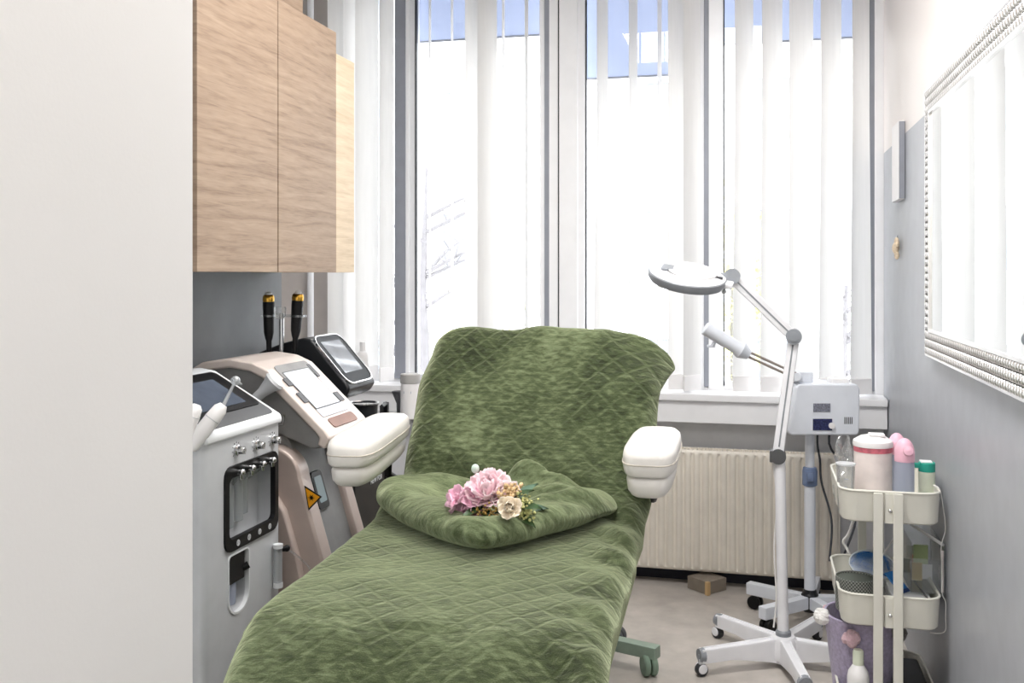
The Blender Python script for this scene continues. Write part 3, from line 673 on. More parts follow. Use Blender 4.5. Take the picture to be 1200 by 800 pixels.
MB().cyl((xf + .016, y, z - .057), (xf + .016, y, z - .042), .0145).build('tube_cap', M_lsilver, v); MB().cyl((xf + .016, y, z + .06), (xf + .016, y, z + .072), .0145).build('tube_cap', M_lsilver, v)
MB().cyl((xf + .016, y, z + .055), (xf + .03, y + .03, z + .052), .008).ball((xf + .03, y + .03, z + .052), .0105, 10).build('valve_knob', M_black, v)
MB().tube(spline([(xf + .03, y + .03, z + .052), (xf + .06, y + .08, z + .0), (xf + .07, y + .11, z - .05), (xf + .05, y + .10, z - .16)], 14), .003, 6).build('hose', M_clear, v)
for (x, yy) in ((xb + .05, my0 + .05), (xf - .05, my0 + .05), (xb + .05, my1 - .05), (xf - .05, my1 - .05)):
    MB().cyl((x, yy - .012, .028), (x, yy + .012, .028), .028).span((x - .012, yy - .012, .03), (x + .012, yy + .012, .06)).build('caster', M_black, D)
# wands in the side holder
def wand(a, b, tip, r, label):
    o = thing('treatment_wand', label, 'handpiece', a)
    d = (b - a); MB().tube([a, a + d * .05, a + d * .68, a + d * .9, b], [r * .8, r, r * 1.02, r * .9, r * .5], 20).build('handle', M_whitep, o)
    MB().tube([a + d * .655, a + d * .672], [r * 1.05, r * 1.05], 20).build('ring_seam', M_silver, o)
    if tip is not None:
        e = MB().tube([b, b.lerp(tip, .7), tip], [.0055, .004, .004], 10); e.ball(tip, .013, 12, None, (1, 1, 1)); e.tube([tip + Vector((.0, -.02, .006)), tip + Vector((0, .03, -.012))], .003, 6); e.build('glass_tip', M_vial, o)
    return o
wand(at(222, 525, Y=my0 - .02), at(262, 474, Y=my0 + .03), at(276, 446, Y=my0 + .06), .021, 'white wand with a glass tip leaning over the screen of the silver machine')
wand(at(214, 515, Y=my0 - .07), at(231, 474, Y=my0 - .05), None, .019, 'white wand half hidden behind the white entrance wall')
# ================================================================ ROSE LASER MACHINE
ly0, ly1 = 2.85, 3.16
L_ = thing('laser_machine', 'rose gold laser machine with a slanted white touch screen and yellow warning triangle', 'machine', (-1.55, 3.0, 0))
front = [(0.06, -1.17), (.30, -1.23), (.65, -1.335), (.85, -1.395), (.96, -1.435), (1.06, -1.50)]
def fxz(z):
    for (a, xa_), (b_, xb_) in zip(front, front[1:]):
        if z <= b_: return xa_ + (xb_ - xa_) * (z - a) / (b_ - a)
    return front[-1][1]
core = [(-1.80, .06)] + [(x - .01, z) for z, x in front] + [(-1.80, 1.06)]
MB().prism(core, fY, ly0 + .03, ly1 - .03, .006).build('body', M_grey, L_)
def shell(y0, y1, dx, ztop, xback=-1.78):
    zz = [0.05, .2, .35, .5, .65, .78, .86]; pts = [(xback, .05)] + [(fxz(z) + dx, z) for z in zz]
    a = fxz(.86) + dx
    for k in range(1, 8):
        t = k / 7 * PI / 2; pts.append((a - .095 * (1 - math.cos(t)) - .01 * k / 7, .86 + (ztop - .86) * math.sin(t)))
    pts.append((xback, ztop - .015)); return MB().prism(pts, fY, y0, y1, .012, 3)
shell(ly0 - .02, ly0 + .055, .012, .955).build('side_shell', M_rose, L_)
shell(ly1 - .05, ly1 + .02, .012, .955).build('side_shell', M_rose, L_)
pts = [(-1.78, .05), (-1.30, .05), (-1.335, .4), (-1.385, .62), (-1.43, .76), (-1.50, .86), (-1.56, .90), (-1.78, .90)]
MB().prism(pts, fY, ly0 - .045, ly0 - .015, .01, 3).build('rear_shell', M_rose, L_)
hd = [(-1.82, 1.03), (-1.62, 1.02), (-1.47, .985), (-1.36, .945), (-1.315, .955), (-1.295, .985), (-1.31, 1.01), (-1.505, 1.19), (-1.56, 1.215), (-1.64, 1.225), (-1.74, 1.215), (-1.82, 1.17)]
MB().prism(hd, fY, ly0 + .012, ly1 - .012, .01, 2).build('head', M_grey, L_)
top_ = [(-1.825, 1.165), (-1.74, 1.215), (-1.64, 1.228), (-1.56, 1.218), (-1.505, 1.195), (-1.31, 1.012), (-1.29, .985), (-1.31, .95)]
inn = [(-1.335, .962), (-1.328, .985), (-1.34, 1.0), (-1.525, 1.168), (-1.57, 1.188), (-1.64, 1.198), (-1.735, 1.187), (-1.82, 1.14)]
MB().prism(top_ + inn, fY, ly0 - .008, ly1 + .008, .008, 3).build('head_cover', M_rosepale, L_)
A2 = Vector((-1.31, 0, 1.012)); B2 = Vector((-1.505, 0, 1.195)); d2 = (B2 - A2).normalized(); n2 = Vector((-d2.z, 0, d2.x)); n2 = n2 if n2.z > 0 else -n2; L2 = (B2 - A2).length
def s2(t, y, h): v = A2 + d2 * (t * L2) + n2 * h; return Vector((v.x, y, v.z))
def plate2(t0, y0, t1, y1, h0, h1, r=.006): return MB().prism(rrect(t0 * L2, y0, t1 * L2, y1, r), lambda a, b_, d: s2(a / L2, b_, d), h0, h1)
ym = (ly0 + ly1) / 2
plate2(.80, ly0 + .035, 1.03, ly1 - .04, .0, .003, .018).build('top_bar', M_grey, L_)
plate2(.285, ly0 + .05, .915, ly1 - .069, .0025, .0035, .004).build('screen_border', M_dgrey, L_)
plate2(.30, ly0 + .055, .90, ly1 - .075, .003, .0045, .003).build('screen', M_screenlit, L_)
for (t0, t1, y0_, y1_) in ((.70, .82, ly0 + .02, ly0 + .05), (.42, .58, ly0 + .02, ly0 + .05), (.74, .96, ly1 - .062, ly1 - .04), (.30, .45, ly1 - .066, ly1 - .03)):
    o = plate2(t0, y0_, t1, y1_, .001, .0045, .003).build('side_button', M_dgrey, L_)
o = plate2(.16, ly0 + .05, .29, ly1 - .06, .001, .003, .004).build('lower_strip', M_screen, L_); o.data.materials[0] = mat('pale_blue_print', (206, 210, 222), .3)
plate2(-.02, ly0 + .06, .12, ly1 - .06, .0, .0035, .012).build('handle_slot', M_brown, L_)
# small display on the grey front strip, warning triangle on the near shell
pa, pb = at(376, 553, Y=2.955), at(390, 596, Y=2.955)
def fstrip(y, z, h=0): return Vector((fxz(z) - .004 + h, y, z))
MB().prism(rrect(2.925, pb.z, 3.0, pa.z, .012), lambda a, b_, d: fstrip(a, b_, d), -.01, .004).build('display_bezel', M_black, L_)
MB().prism(rrect(2.938, pb.z + .02, 2.988, pa.z - .015, .006), lambda a, b_, d: fstrip(a, b_, d), .003, .0055).build('display', M_lcd, L_)
yt = ly0 - .0215
t3 = [at(*p, Y=yt) for p in ((356.5, 569), (377, 582), (361.5, 598))]; cen = (t3[0] + t3[1] + t3[2]) / 3
yt = ly0 - .048
def tri(k, h0, h1, name, m, par, c=cen):
    poly = [(c.x + (p.x - c.x) * k, c.z + (p.z - c.z) * k) for p in t3]; return MB().prism(poly, fY, ly0 - .020 - h0, ly0 - .020 - h1).build(name, m, par, smooth=False)
w = tri(1.0, -.002, .0012, 'warning_label', M_black, L_); tri(.80, .001, .0018, 'yellow_field', M_yellow, w)
st = MB(); yq = ly0 - .0222
for k in range(12):
    a = PI * k / 6; l_ = .013 if k % 2 == 0 else .009
    st.prism([(cen.x + .002 * math.cos(a + 1.57), cen.z + .002 * math.sin(a + 1.57)), (cen.x + l_ * math.cos(a), cen.z + l_ * math.sin(a)), (cen.x - .002 * math.cos(a + 1.57), cen.z - .002 * math.sin(a + 1.57))], fY, yq, yq + .0006)
st.build('starburst', M_black, w, smooth=False)
# cone handpiece parked on the near side of the head
a, b_ = at(292, 474, Y=ly0 - .05), at(322, 446, Y=ly0 - .03)
H = thing('laser_handpiece', 'grey cone handpiece parked on the side of the rose machine', 'handpiece', a)
d = b_ - a; MB().tube([a, a + d * .5, a + d * .8, a + d * .98, b_], [.015, .017, .025, .034, .030], 20).build('cone', M_silver, H)
MB().tube([b_ - d * .02, b_ + d * .06], [.033, .031], 20).build('end_ring', M_lsilver, H)
c = at(318, 489, Y=ly0 - .03); k = MB().lathe([(.016, -.01), (.016, .01), (.010, .01), (.010, -.01)], c, 20, (.6, -1, .2)); k.tube([c + Vector((-.02, 0, -.02)), c + Vector((-.05, 0, .02)), c + Vector((-.02, 0, .03))], .004, 8); k.tube([c + Vector((-.03, .0, -.03)), c + Vector((.04, .0, -.02)), c + Vector((.045, .0, .01))], .004, 8)
k.build('cradle', M_chrome, L_)
# ================================================================ BLACK MACHINE
ky0, ky1 = 3.285, 3.535
K = thing('black_machine', 'black treatment machine with a tilted grey screen beside the window niche', 'machine', (-1.58, 3.41, 0))
hd3 = [(-1.81, 1.02), (-1.60, 1.005), (-1.50, 1.03), (-1.435, 1.055), (-1.415, 1.085), (-1.425, 1.105), (-1.565, 1.262), (-1.60, 1.268), (-1.69, 1.245), (-1.78, 1.21), (-1.81, 1.17)]
MB().prism(hd3, fY, ky0, ky1, .014, 3).build('head', M_char, K)
A3 = Vector((-1.4235, 0, 1.1060)); B3 = Vector((-1.5640, 0, 1.2635)); d3 = (B3 - A3).normalized(); n3 = Vector((-d3.z, 0, d3.x)); n3 = n3 if n3.z > 0 else -n3; L3 = (B3 - A3).length
def s3(t, y, h): v = A3 + d3 * (t * L3) + n3 * h; return Vector((v.x, y, v.z))
def ring3(e, w, h0, h1, r): return MB().ring(rrect(-.01 + e, ky0 + e, L3 + .012 - e, ky1 - e, r), rrect(-.01 + e + w, ky0 + e + w, L3 + .012 - e - w, ky1 - e - w, max(.004, r - w)), lambda a, b_, d: s3(a / L3, b_, d), h0, h1)
ring3(.002, .0055, -.004, .004, .048).build('silver_outline', M_chrome, K)
MB().prism(rrect(-.002, ky0 + .012, L3 + .004, ky1 - .012, .042), lambda a, b_, d: s3(a / L3, b_, d), -.003, .0022).build('bezel', mat('slate_bezel', (44, 46, 50), .5, spec=.2), K)
MB().prism(rrect(.20 * L3, ky0 + .04, .90 * L3, ky1 - .045, .004), lambda a, b_, d: s3(a / L3, b_, d), .002, .0035).build('screen', M_screengrey, K)
MB().span((-1.72, ky0 + .05, .95), (-1.50, ky1 - .05, 1.02), .01).build('neck', M_black, K)
MB().span((-1.81, ky0 - .03, .05), (-1.385, ky1 + .02, .955), .012, 3).build('body', M_black, K)
MB().lathe([(.045, 0), (.052, .004), (.054, .045), (.058, .05), (.058, .054), (.048, .054), (.044, .012), (0, .012)], (-1.445, ky1 - .05, .956), 28).build('tray', M_char, K)
MB().lathe([(.057, .05), (.060, .052), (.060, .057), (.054, .057), (.052, .052)], (-1.445, ky1 - .05, .956), 28).build('tray_rim', M_chrome, K)
tm = Matrix(((0, 0, 1, -1.3835), (1, 0, 0, 3.447), (0, 1, 0, .763), (0, 0, 0, 1)))
text('QTIMAX', .036, tm, M_lsilver, 'lettering', K); 
tm2 = tm.copy(); tm2[2][3] = .728; tm2[1][3] = 3.462; text('NEW FOR', .026, tm2, M_lsilver, 'lettering', K)
tm3 = tm.copy(); tm3[2][3] = .80; tm3[1][3] = 3.505; text('IL', .036, tm3, M_lsilver, 'lettering', K)
for (x, yy) in ((-1.76, ky0 + .02), (-1.43, ky0 + .02), (-1.76, ky1 - .03), (-1.43, ky1 - .03)): MB().cyl((x, yy - .012, .026), (x, yy + .012, .026), .026).span((x - .01, yy - .01, .03), (x + .01, yy + .01, .06)).build('caster', M_dark, K)
# ---- handpiece stand behind the rose machine
hp = Vector((-1.745, 3.215, 1.02)); dcl = at(330, 370, Y=3.235)
HS = thing('handpiece_stand', 'clear acrylic handpiece stand standing behind the rose machine', 'stand', (dcl.x, 3.235, .96))
zr = dcl.z
MB().lathe([(.045, 0), (.045, .004), (.012, .012), (.009, .03)], (dcl.x, 3.235, 1.065), 24).tube([(dcl.x, 3.235, 1.07), (dcl.x, 3.235, zr + .01)], [.009, .009], 14).build('post', M_chrome, HS)
rg = MB()
for sx in (-1, 1): rg.lathe([(.028, 0), (.028, .008), (.020, .008), (.020, 0), (.028, 0)], (dcl.x + sx * .058 + .01, 3.235, zr - .004), 24)
rg.span((dcl.x - .03, 3.228, zr - .004), (dcl.x + .05, 3.242, zr + .006), .002); rg.build('ring_holder', M_acryl, HS)
MB().lathe([(.012, 0), (.020, .012), (.022, .04), (.020, .044), (0, .044)], (dcl.x + .012, 3.20, zr - .01), 20).build('cup', M_clear, HS)
MB().span((-1.83, 3.187, .96), (-1.66, 3.245, 1.063), .006).build('pedestal', M_char, HS)
MB().span((-1.81, 3.19, .05), (-1.68, 3.24, .962)).build('column', M_char, HS)
def gold_pen(px, py0, py1, Y, label, lean=0.0):
    a = at(px, py1, Y=Y); b_ = at(px + lean, py0, Y=Y); o = thing('gold_tip_handpiece', label, 'handpiece', a); d = b_ - a
    MB().tube([a, a + d * .08, a + d * .3, a + d * .33, a + d * .42, a + d * .80, a + d * .86], [.006, .009, .010, .013, .018, .0215, .021], 20).build('grip', M_black, o)
    MB().tube([a + d * .855, a + d * .90, a + d * .94, a + d * .96], [.020, .0215, .020, .016], 20).build('gold_collar', M_gold, o)
    MB().tube([a + d * .955, a + d * .985, b_], [.012, .012, .007], 16).build('white_tip', M_whitep, o)
gold_pen(315.5, 342, 424, 3.235, 'black handpiece with a gold collar, nearer the entrance in the clear stand', -1)
gold_pen(344.5, 341, 420, 3.235, 'black handpiece with a gold collar, nearer the window in the clear stand', 5)
# ---- black framed side table with jar
tz = .875
T = thing('side_table', 'black framed side table with a grey top between machines and window', 'table', (-1.62, 3.95, 0))
MB().span((-1.82, 3.70, tz - .02), (-1.44, 4.22, tz), .003).build('table_top', M_grey, T)
for (x, y) in ((-1.815, 3.71), (-1.455, 3.745), (-1.815, 4.2), (-1.455, 4.2)): MB().span((x - .009, y - .009, 0), (x + .009, y + .009, tz + (.105 if (x, y) == (-1.455, 3.745) else -.02))).build('leg', M_blackmetal, T, smooth=False)
rl = MB().tube([(-1.455, 3.745, tz + .10), (-1.425, 3.62, tz + .105)], .009, 4).tube([(-1.425, 3.62, tz + .105), (-1.425, 3.62, tz + .02)], .008, 4).tube([(-1.455, 3.745, tz + .03), (-1.425, 3.62, tz + .03)], .006, 4).tube([(-1.455, 3.745, .3), (-1.455, 4.2, .3)], .008, 4).tube([(-1.815, 3.71, .3), (-1.815, 4.2, .3)], .008, 4)
rl.build('side_rail', M_blackmetal, T, smooth=False)
jc = at(481, 480, Y=4.02); jt = at(481, 437, Y=4.02).z
J = thing('cosmetic_jar', 'tall white jar with a grey lid on the side table', 'jar', (-1.47, 4.02, tz))
jx = jc.x; jr = .0425
T2 = MB().span((jx - .06, 3.96, tz - .02), (-1.435, 4.08, tz), .003); T2.build('shelf_lip', M_grey, T)
MB().lathe([(jr - .004, 0), (jr, .004), (jr, jt - tz - .045), (jr - .002, jt - tz - .042)], (jx, 4.02, tz), 32).build('jar_body', M_whitep, J)
MB().lathe([(jr + .001, 0), (jr + .001, .036), (jr - .003, .040), (0, .040)], (jx, 4.02, jt - .042), 32).build('lid', mat('warm_grey_lid', (172, 170, 168), .5), J)
MB().prism(rrect(-.4, jt - .085, .4, jt - .075, .002), lambda a, b_, d: (jx + (jr + d) * math.sin(a), 4.02 - (jr + d) * math.cos(a), b_), 0, .0006).build('print', M_label, J)
c = at(467, 470, Y=4.12); F_ = thing('black_funnel', 'small dark funnel standing behind the white jar', 'funnel', (c.x, 4.12, tz))
MB().lathe([(.008, 0), (.009, .05), (.03, .10), (.031, .104), (.027, .103), (.006, .055)], (c.x, 4.12, tz), 20).build('cone', M_dgrey, F_)
MB().lathe([(.026, 0), (.026, .005), (0, .005)], (c.x, 4.12, tz), 20).build('foot', M_dgrey, F_)
# lotion bottle on the sill
bx = at(425, 420, Y=4.768).x; bt = at(425, 400, Y=4.768).z
Bo = thing('lotion_bottle', 'white lotion bottle with blue print on the windowsill', 'bottle', (bx, 4.768, .93))
hh = bt - .932
MB().lathe([(.029, 0), (.032, .004), (.032, hh * .62), (.026, hh * .73), (.014, hh * .78)], (bx, 4.768, .931), 28).build('bottle_body', M_whitep, Bo)
MB().lathe([(.0155, hh * .775), (.0155, hh * .99), (.013, hh), (0, hh)], (bx, 4.768, .931), 24).build('cap', M_whitep, Bo)
for (z0_, z1_, wd) in ((hh * .46, hh * .50, .7), (hh * .38, hh * .41, .5)):
    MB().prism(rrect(-.4, z0_, wd, z1_, .001), lambda a, b_, d: (bx + (.032 + d) * math.sin(a), 4.768 - (.032 + d) * math.cos(a), .931 + b_), 0, .0007).build('print', M_label, Bo)
# ================================================================ TREATMENT BED
O_ = lat(0.0, 2.97); uc = Vector((.155, .988)).normalized(); U = lat(uc.x, uc.y); S_ = Vector((U.y, -U.x, 0))
def bed(s, v, z): return Vector((O_.x + S_.x * s + U.x * v, O_.y + S_.y * s + U.y * v, z))
BM = Matrix(((S_.x, U.x, 0, O_.x), (S_.y, U.y, 0, O_.y), (0, 0, 1, 0), (0, 0, 0, 1)))
BD = thing('treatment_bed', 'treatment bed with white padded armrests under the green blanket', 'bed', bed(0, 0, 0))
def pad(s0, s1, path, th, name, m, r=.03):
    # pad following a straight run in (v, z)
    (v0, z0_), (v1, z1_) = path; d = Vector((0, v1 - v0, z1_ - z0_)); l = d.length; an = math.atan2(d.z, d.y)
    Mx = BM @ Matrix.Translation(((s0 + s1) / 2, (v0 + v1) / 2, (z0_ + z1_) / 2)) @ Matrix.Rotation(an, 4, 'X')
    return MB().box((0, 0, -th / 2), (s1 - s0, l, th), r, 3, Mx).build(name, m, BD)
pad(-.345, .335, ((-.95, .755), (-.02, .755)), .09, 'seat', M_vinyl)
pad(-.345, .31, ((-1.47, .40), (-.98, .735)), .08, 'leg_rest', M_vinyl)
pad(-.28, .36, ((.06, .83), (.375, 1.255)), .07, 'backrest', M_vinyl)
MB().box((0, -.45, .62), (.40, 1.0, .05), .004, 1, BM).box((0, .22, .80), (.06, .06, .4), .004, 1, BM @ Matrix.Translation((0, .35, .25)) @ Matrix.Rotation(-.6, 4, 'X')).build('under_frame', M_bedwhite, BD)
MB().box((0, -.05, .36), (.16, .22, .50), .01, 2, BM).box((0, -.05, .22), (.24, .30, .26), .015, 2, BM).build('lift_column', M_bedwhite, BD)
def bpt(px, d, z):  # pixel column and camera depth -> world
    p = at(px, 400, d=d); return Vector((p.x, p.y, z))
tipA = bpt(771, 3.66, .088); cenA = bed(0.05, .93, .088); cenB = bed(0.0, -.75, .088)
MB().tube([cenA, cenB], .028, 4).box((0, -.05, .095), (.30, .34, .05), .008, 2, BM).build('base_beam', M_greenmetal, BD, smooth=False)
def leg(a, b_):
    d = (b_ - a); l = Vector((d.x, d.y, 0)).length; an = math.atan2(d.y, d.x)
    return MB().box((l / 2, 0, 0), (l, .05, .046), .004, 2, Matrix.Translation(a) @ Matrix.Rotation(an, 4, 'Z')).build('base_leg', M_greenmetal, BD)
def caster(p, ang, r, m, par, th=.034):
    q = MB(); d = Vector((math.cos(ang), math.sin(ang), 0)); c_ = Vector((p.x, p.y, r))
    for s in (-1, 1): q.lathe([(r * .3, -.011), (r * .9, -.011), (r, -.006), (r, .006), (r * .9, .011), (r * .3, .011)], c_ + d * (s * th * .42), 24, d)
    q.cyl(c_ - d * th * .3, c_ + d * th * .3, r * .35); q.tube([c_ + Vector((0, 0, r * .5)), Vector((p.x, p.y, max(p.z, r * 1.2)))], r * .38, 10)
    return q.build('caster', m, par)
legs_ = [tipA, bed(-.42, .70, .088), bed(.42, -.95, .088), bed(-.42, -.95, .088)]
for q, c_ in ((tipA, cenA), (legs_[1], cenA), (legs_[2], cenB), (legs_[3], cenB)):
    leg(c_, q)
cA = bpt(760.5, 3.67, .075)
caster(cA, math.radians(25), .040, M_greencast, BD)
for q in legs_[1:]: caster(Vector((q.x, q.y, .07)), .3, .040, M_greencast, BD)
tB = bpt(722.5, 3.98, .088); leg(cenA, tB); caster(Vector((tB.x, tB.y, .07)), 1.2, .036, M_dgrey, BD)
def armrest(sc, v0, v1, zt_, yaw, side):
    Mx = BM @ Matrix.Translation((sc, (v0 + v1) / 2, zt_)) @ Matrix.Rotation(yaw, 4, 'Z'); l = v1 - v0
    def sect(w, z, r_end, n=40):
        pts = []
        hw, hl = w / 2, l / 2 * r_end
        for k in range(n):
            a = 2 * PI * k / n; c_, s_ = math.cos(a), math.sin(a)
            ex = .45; pts.append(Vector((hw * math.copysign(abs(c_) ** ex, c_), hl * math.copysign(abs(s_) ** ex, s_), z)))
        return pts
    def stack(rows):
        vs, fs = [], []; n = 40
        for (w, z, e) in rows: vs += sect(w, z, e)
        for i in range(len(rows) - 1):
            for k in range(n): fs.append((i * n + k, i * n + (k + 1) % n, (i + 1) * n + (k + 1) % n, (i + 1) * n + k))
        fs.append(tuple(reversed(range(n)))); fs.append(tuple((len(rows) - 1) * n + k for k in range(n))); return vs, fs
    top = [(.128, -.072, .985), (.140, -.066, 1.0), (.146, -.050, 1.01), (.146, -.024, 1.01), (.140, -.010, .99), (.120, -.002, .95), (.08, .0015, .86), (.03, .003, .6)]
    o = MB(); o.add(*stack(top), Mx); a = o.build('armrest_pad', M_vinyl, BD, angle=70, wn=False)
    sm = MB()
    for k in range(40):
        pass
    ring = [Mx @ p for p in sect(.1475, -.040, 1.013)]; sm.tube(ring + [ring[0]], .0018, 6, False); sm.build('piping', M_vinylseam, a)
    low = [(.050, -.134, .80), (.085, -.131, .87), (.104, -.126, .91), (.112, -.119, .93), (.120, -.114, .95), (.124, -.100, .96), (.126, -.086, .97), (.110, -.074, .93)]
    o = MB(); o.add(*stack(low), Mx); o.build('armrest_base', M_vinyl, BD, angle=70, wn=False)
    br = MB(); p = [bed(sc, v1 - .12, zt_ - .14), bed(sc, v1 - .10, zt_ - .20), bed(sc * .86, v1 - .02, .80), bed(sc * .6, -.05, .66)]
    br.tube(spline(p, 12), .014, 10); br.build('armrest_bracket', M_blackmetal, BD)
armrest(.425, -.33, .12, 1.035, math.radians(-4), 1)
armrest(-.425, -.345, .25, 1.04, math.radians(3), -1)
# ================================================================ GREEN BLANKET DRAPED OVER THE BED
cl = [(-1.56, .12), (-1.535, .34), (-1.46, .44), (-1.27, .585), (-1.07, .735), (-.95, .785), (-.75, .792), (-.40, .792), (-.12, .796), (-.01, .83), (.055, .905), (.19, 1.08), (.30, 1.225), (.345, 1.285), (.385, 1.312), (.43, 1.300), (.455, 1.25), (.44, 1.12), (.42, .96)]
NV = 230; path = spline([(0, v, z) for v, z in cl], NV); arc = [0.0]
for a, b_ in zip(path, path[1:]): arc.append(arc[-1] + (b_ - a).length)
def interp(tab, x):
    if x <= tab[0][0]: return tab[0][1]
    for (a, va), (b_, vb) in zip(tab, tab[1:]):
        if x <= b_:
            t = (x - a) / (b_ - a); t = t * t * (3 - 2 * t); return va + (vb - va) * t
    return tab[-1][1]
iJ = min(range(NV), key=lambda i: abs(path[i].y + .03) + (10 if path[i].z > .9 else 0)); sJ = arc[iJ]
iT = max(range(NV), key=lambda i: path[i].z); sT = arc[iT]
sF = arc[min(range(NV), key=lambda i: abs(path[i].y + .97))]
WL = [(0, .36), (sF - .25, .41), (sF, .425), (sJ - .3, .41), (sJ - .03, .405), (sJ + .10, .355), (sT - .25, .35), (sT - .06, .325), (sT + .02, .29), (sT + .2, .29)]
WR = [(0, .34), (sF, .352), (sJ - .3, .385), (sJ - .03, .40), (sJ + .10, .425), (sT - .25, .43), (sT - .08, .415), (sT + .02, .38), (sT + .2, .37)]
HL = [(0, .40), (sJ - .25, .44), (sJ, .18), (sJ + .2, .10), (sT - .1, .085), (sT + .3, .05)]
HR = [(0, .34), (sJ - .25, .32), (sJ - .02, .24), (sJ + .2, .12), (sT - .14, .085), (sT - .04, .03), (sT + .3, .03)]
RC = .05
us = [-1 - k / 12 for k in range(12, 0, -1)] + [-1 + k / 60 * 2 for k in range(61)] + [1 + k / 12 for k in range(1, 13)]
NU = len(us); BV = []; BUV = []
for j in range(NV):
    s = arc[j]; c_ = path[j]; tg = (path[min(j + 1, NV - 1)] - path[max(j - 1, 0)]).normalized(); N = Vector((0, -tg.z, tg.y)); N = N if True else N
    wl, wr, hl, hr = interp(WL, s), interp(WR, s), interp(HL, s), interp(HR, s)
    dn = -N
    if s < sJ - .02: dn = Vector((0, dn.y * .3, dn.z)).normalized()
    for i, u in enumerate(us):
        if -1 <= u <= 1:
            x = (u + 1) / 2 * (wl + wr) - wl; al = x; y = 0.0
            for e, sg in ((-wl, -1), (wr, 1)):
                dd = abs(x - e)
                if dd < RC and (x - e) * sg <= 1e-6:
                    q = 1 - dd / RC; y = -RC * (1 - math.sqrt(max(0, 1 - q * q * .92))) ; y = -RC * .72 * q ** 2.4
        else:
            sg = -1 if u < 0 else 1; k = abs(u) - 1; h = (hl if sg < 0 else hr) * k; e = -wl if sg < 0 else wr
            fl = (.022 * math.sin(s * 17) * k + (.03 * k if s < sJ - .1 else 0)) if sg < 0 else (.012 * math.sin(s * 17) * k - .30 * h)
            x = e + sg * (.006 + fl); y = -RC * .72 - h; al = e + sg * (RC * .5 + h)
        n1 = noise.noise(Vector((x * 3.1, s * 3.1, 1.7))); n2 = noise.noise(Vector((x * 8 + s * 3, s * 8 - x * 2, 5.1))); n3 = noise.noise(Vector((x * 22, s * 22, 9.2)))
        amp = .010 if s < sJ else .008
        hgt = amp * n1 + .006 * n2 + .0018 * n3
        if s < sF: hgt += .008 * math.sin(x * 16 + 3 * n1)
        # folds gathering where the seat meets the backrest, and wrinkles down the right-hand drape
        g = math.exp(-((s - sJ - .06) / .09) ** 2); hgt += g * (.014 * math.sin(x * 19 + 6 * n1 + s * 8) + .008)
        if x > wr - .16 and s < sJ + .05: hgt += .011 * math.sin((s * 30 + x * 24) + 3.5 * n2) * min(1, (x - wr + .16) / .1) * (1 + .5 * n1)
        # pulled creases on the backrest
        if s > sJ + .1: hgt += .006 * math.sin((x * 9 + (s - sJ) * 11) + 4 * n1) + .010 * math.exp(-((x - .05 - (s - sT) * .4) / .05) ** 2) * math.exp(-((s - sT + .12) / .12) ** 2)
        X_ = x; extra = Vector((0, 0, 0))
        gt = math.exp(-((s - sT + .085) / .10) ** 2) * max(0, min(1, (x - wr + .13) / .13)) ** 1.3
        X_ += .072 * gt; extra += Vector((0, .03 * gt, -.045 * gt + .010 * math.sin(s * 50) * gt))
        gl_ = math.exp(-((s - sT) / .10) ** 2) * math.exp(-((x + .19) / .075) ** 2); hgt += .014 * gl_
        P3 = Vector((X_, c_.y, c_.z)) + N * hgt + dn * (-y) + extra
        # slight droop of the top edge toward its ends
        BV.append(bed(P3.x, P3.y, P3.z)); BUV.append((al, s))
mb = MB(); mb.v = BV
for j in range(NV - 1):
    for i in range(NU - 1): mb.f.append((j * NU + i, j * NU + i + 1, (j + 1) * NU + i + 1, (j + 1) * NU + i))
BL = mb.build('bed_blanket', M_velvet, None, angle=180, wn=False, uvs=BUV)
tag(BL, 'large green quilted velvet blanket draped over the whole treatment bed', 'blanket')
so = BL.modifiers.new('thickness', 'SOLIDIFY'); so.thickness = .006; so.offset = -1
# ================================================================ FOLDED BLANKET ON THE SEAT
def sv(px, d):
    l = (px - 600) / FPX * d; r = Vector((l, d)) - Vector((0, 2.97)); return (r.x * uc.y - r.y * uc.x, r.x * uc.x + r.y * uc.y)
cor = [sv(470, 2.66), sv(552, 2.43), sv(640, 2.55), sv(722, 2.80), sv(705, 2.96), (.17, .0), (0.0, -.02), (-.26, -.03), sv(447, 2.94), sv(445, 2.80)]
cx_ = sum(p[0] for p in cor) / len(cor); cy_ = sum(p[1] for p in cor) / len(cor)
n_a = 120; outl = spline([(p[0], p[1], 0) for p in cor] + [(cor[0][0], cor[0][1], 0)], n_a + 1)[:-1]
prof = [(0, .052), (.08, .052), (.16, .052), (.24, .052), (.32, .053), (.40, .055), (.48, .058), (.56, .062), (.64, .067), (.72, .072), (.80, .076), (.87, .077), (.93, .072), (.975, .060), (1.0, .044), (.995, .028), (.965, .013), (.90, .004), (.7, .001), (.3, .001), (0, .001)]
FV, FU = [], []
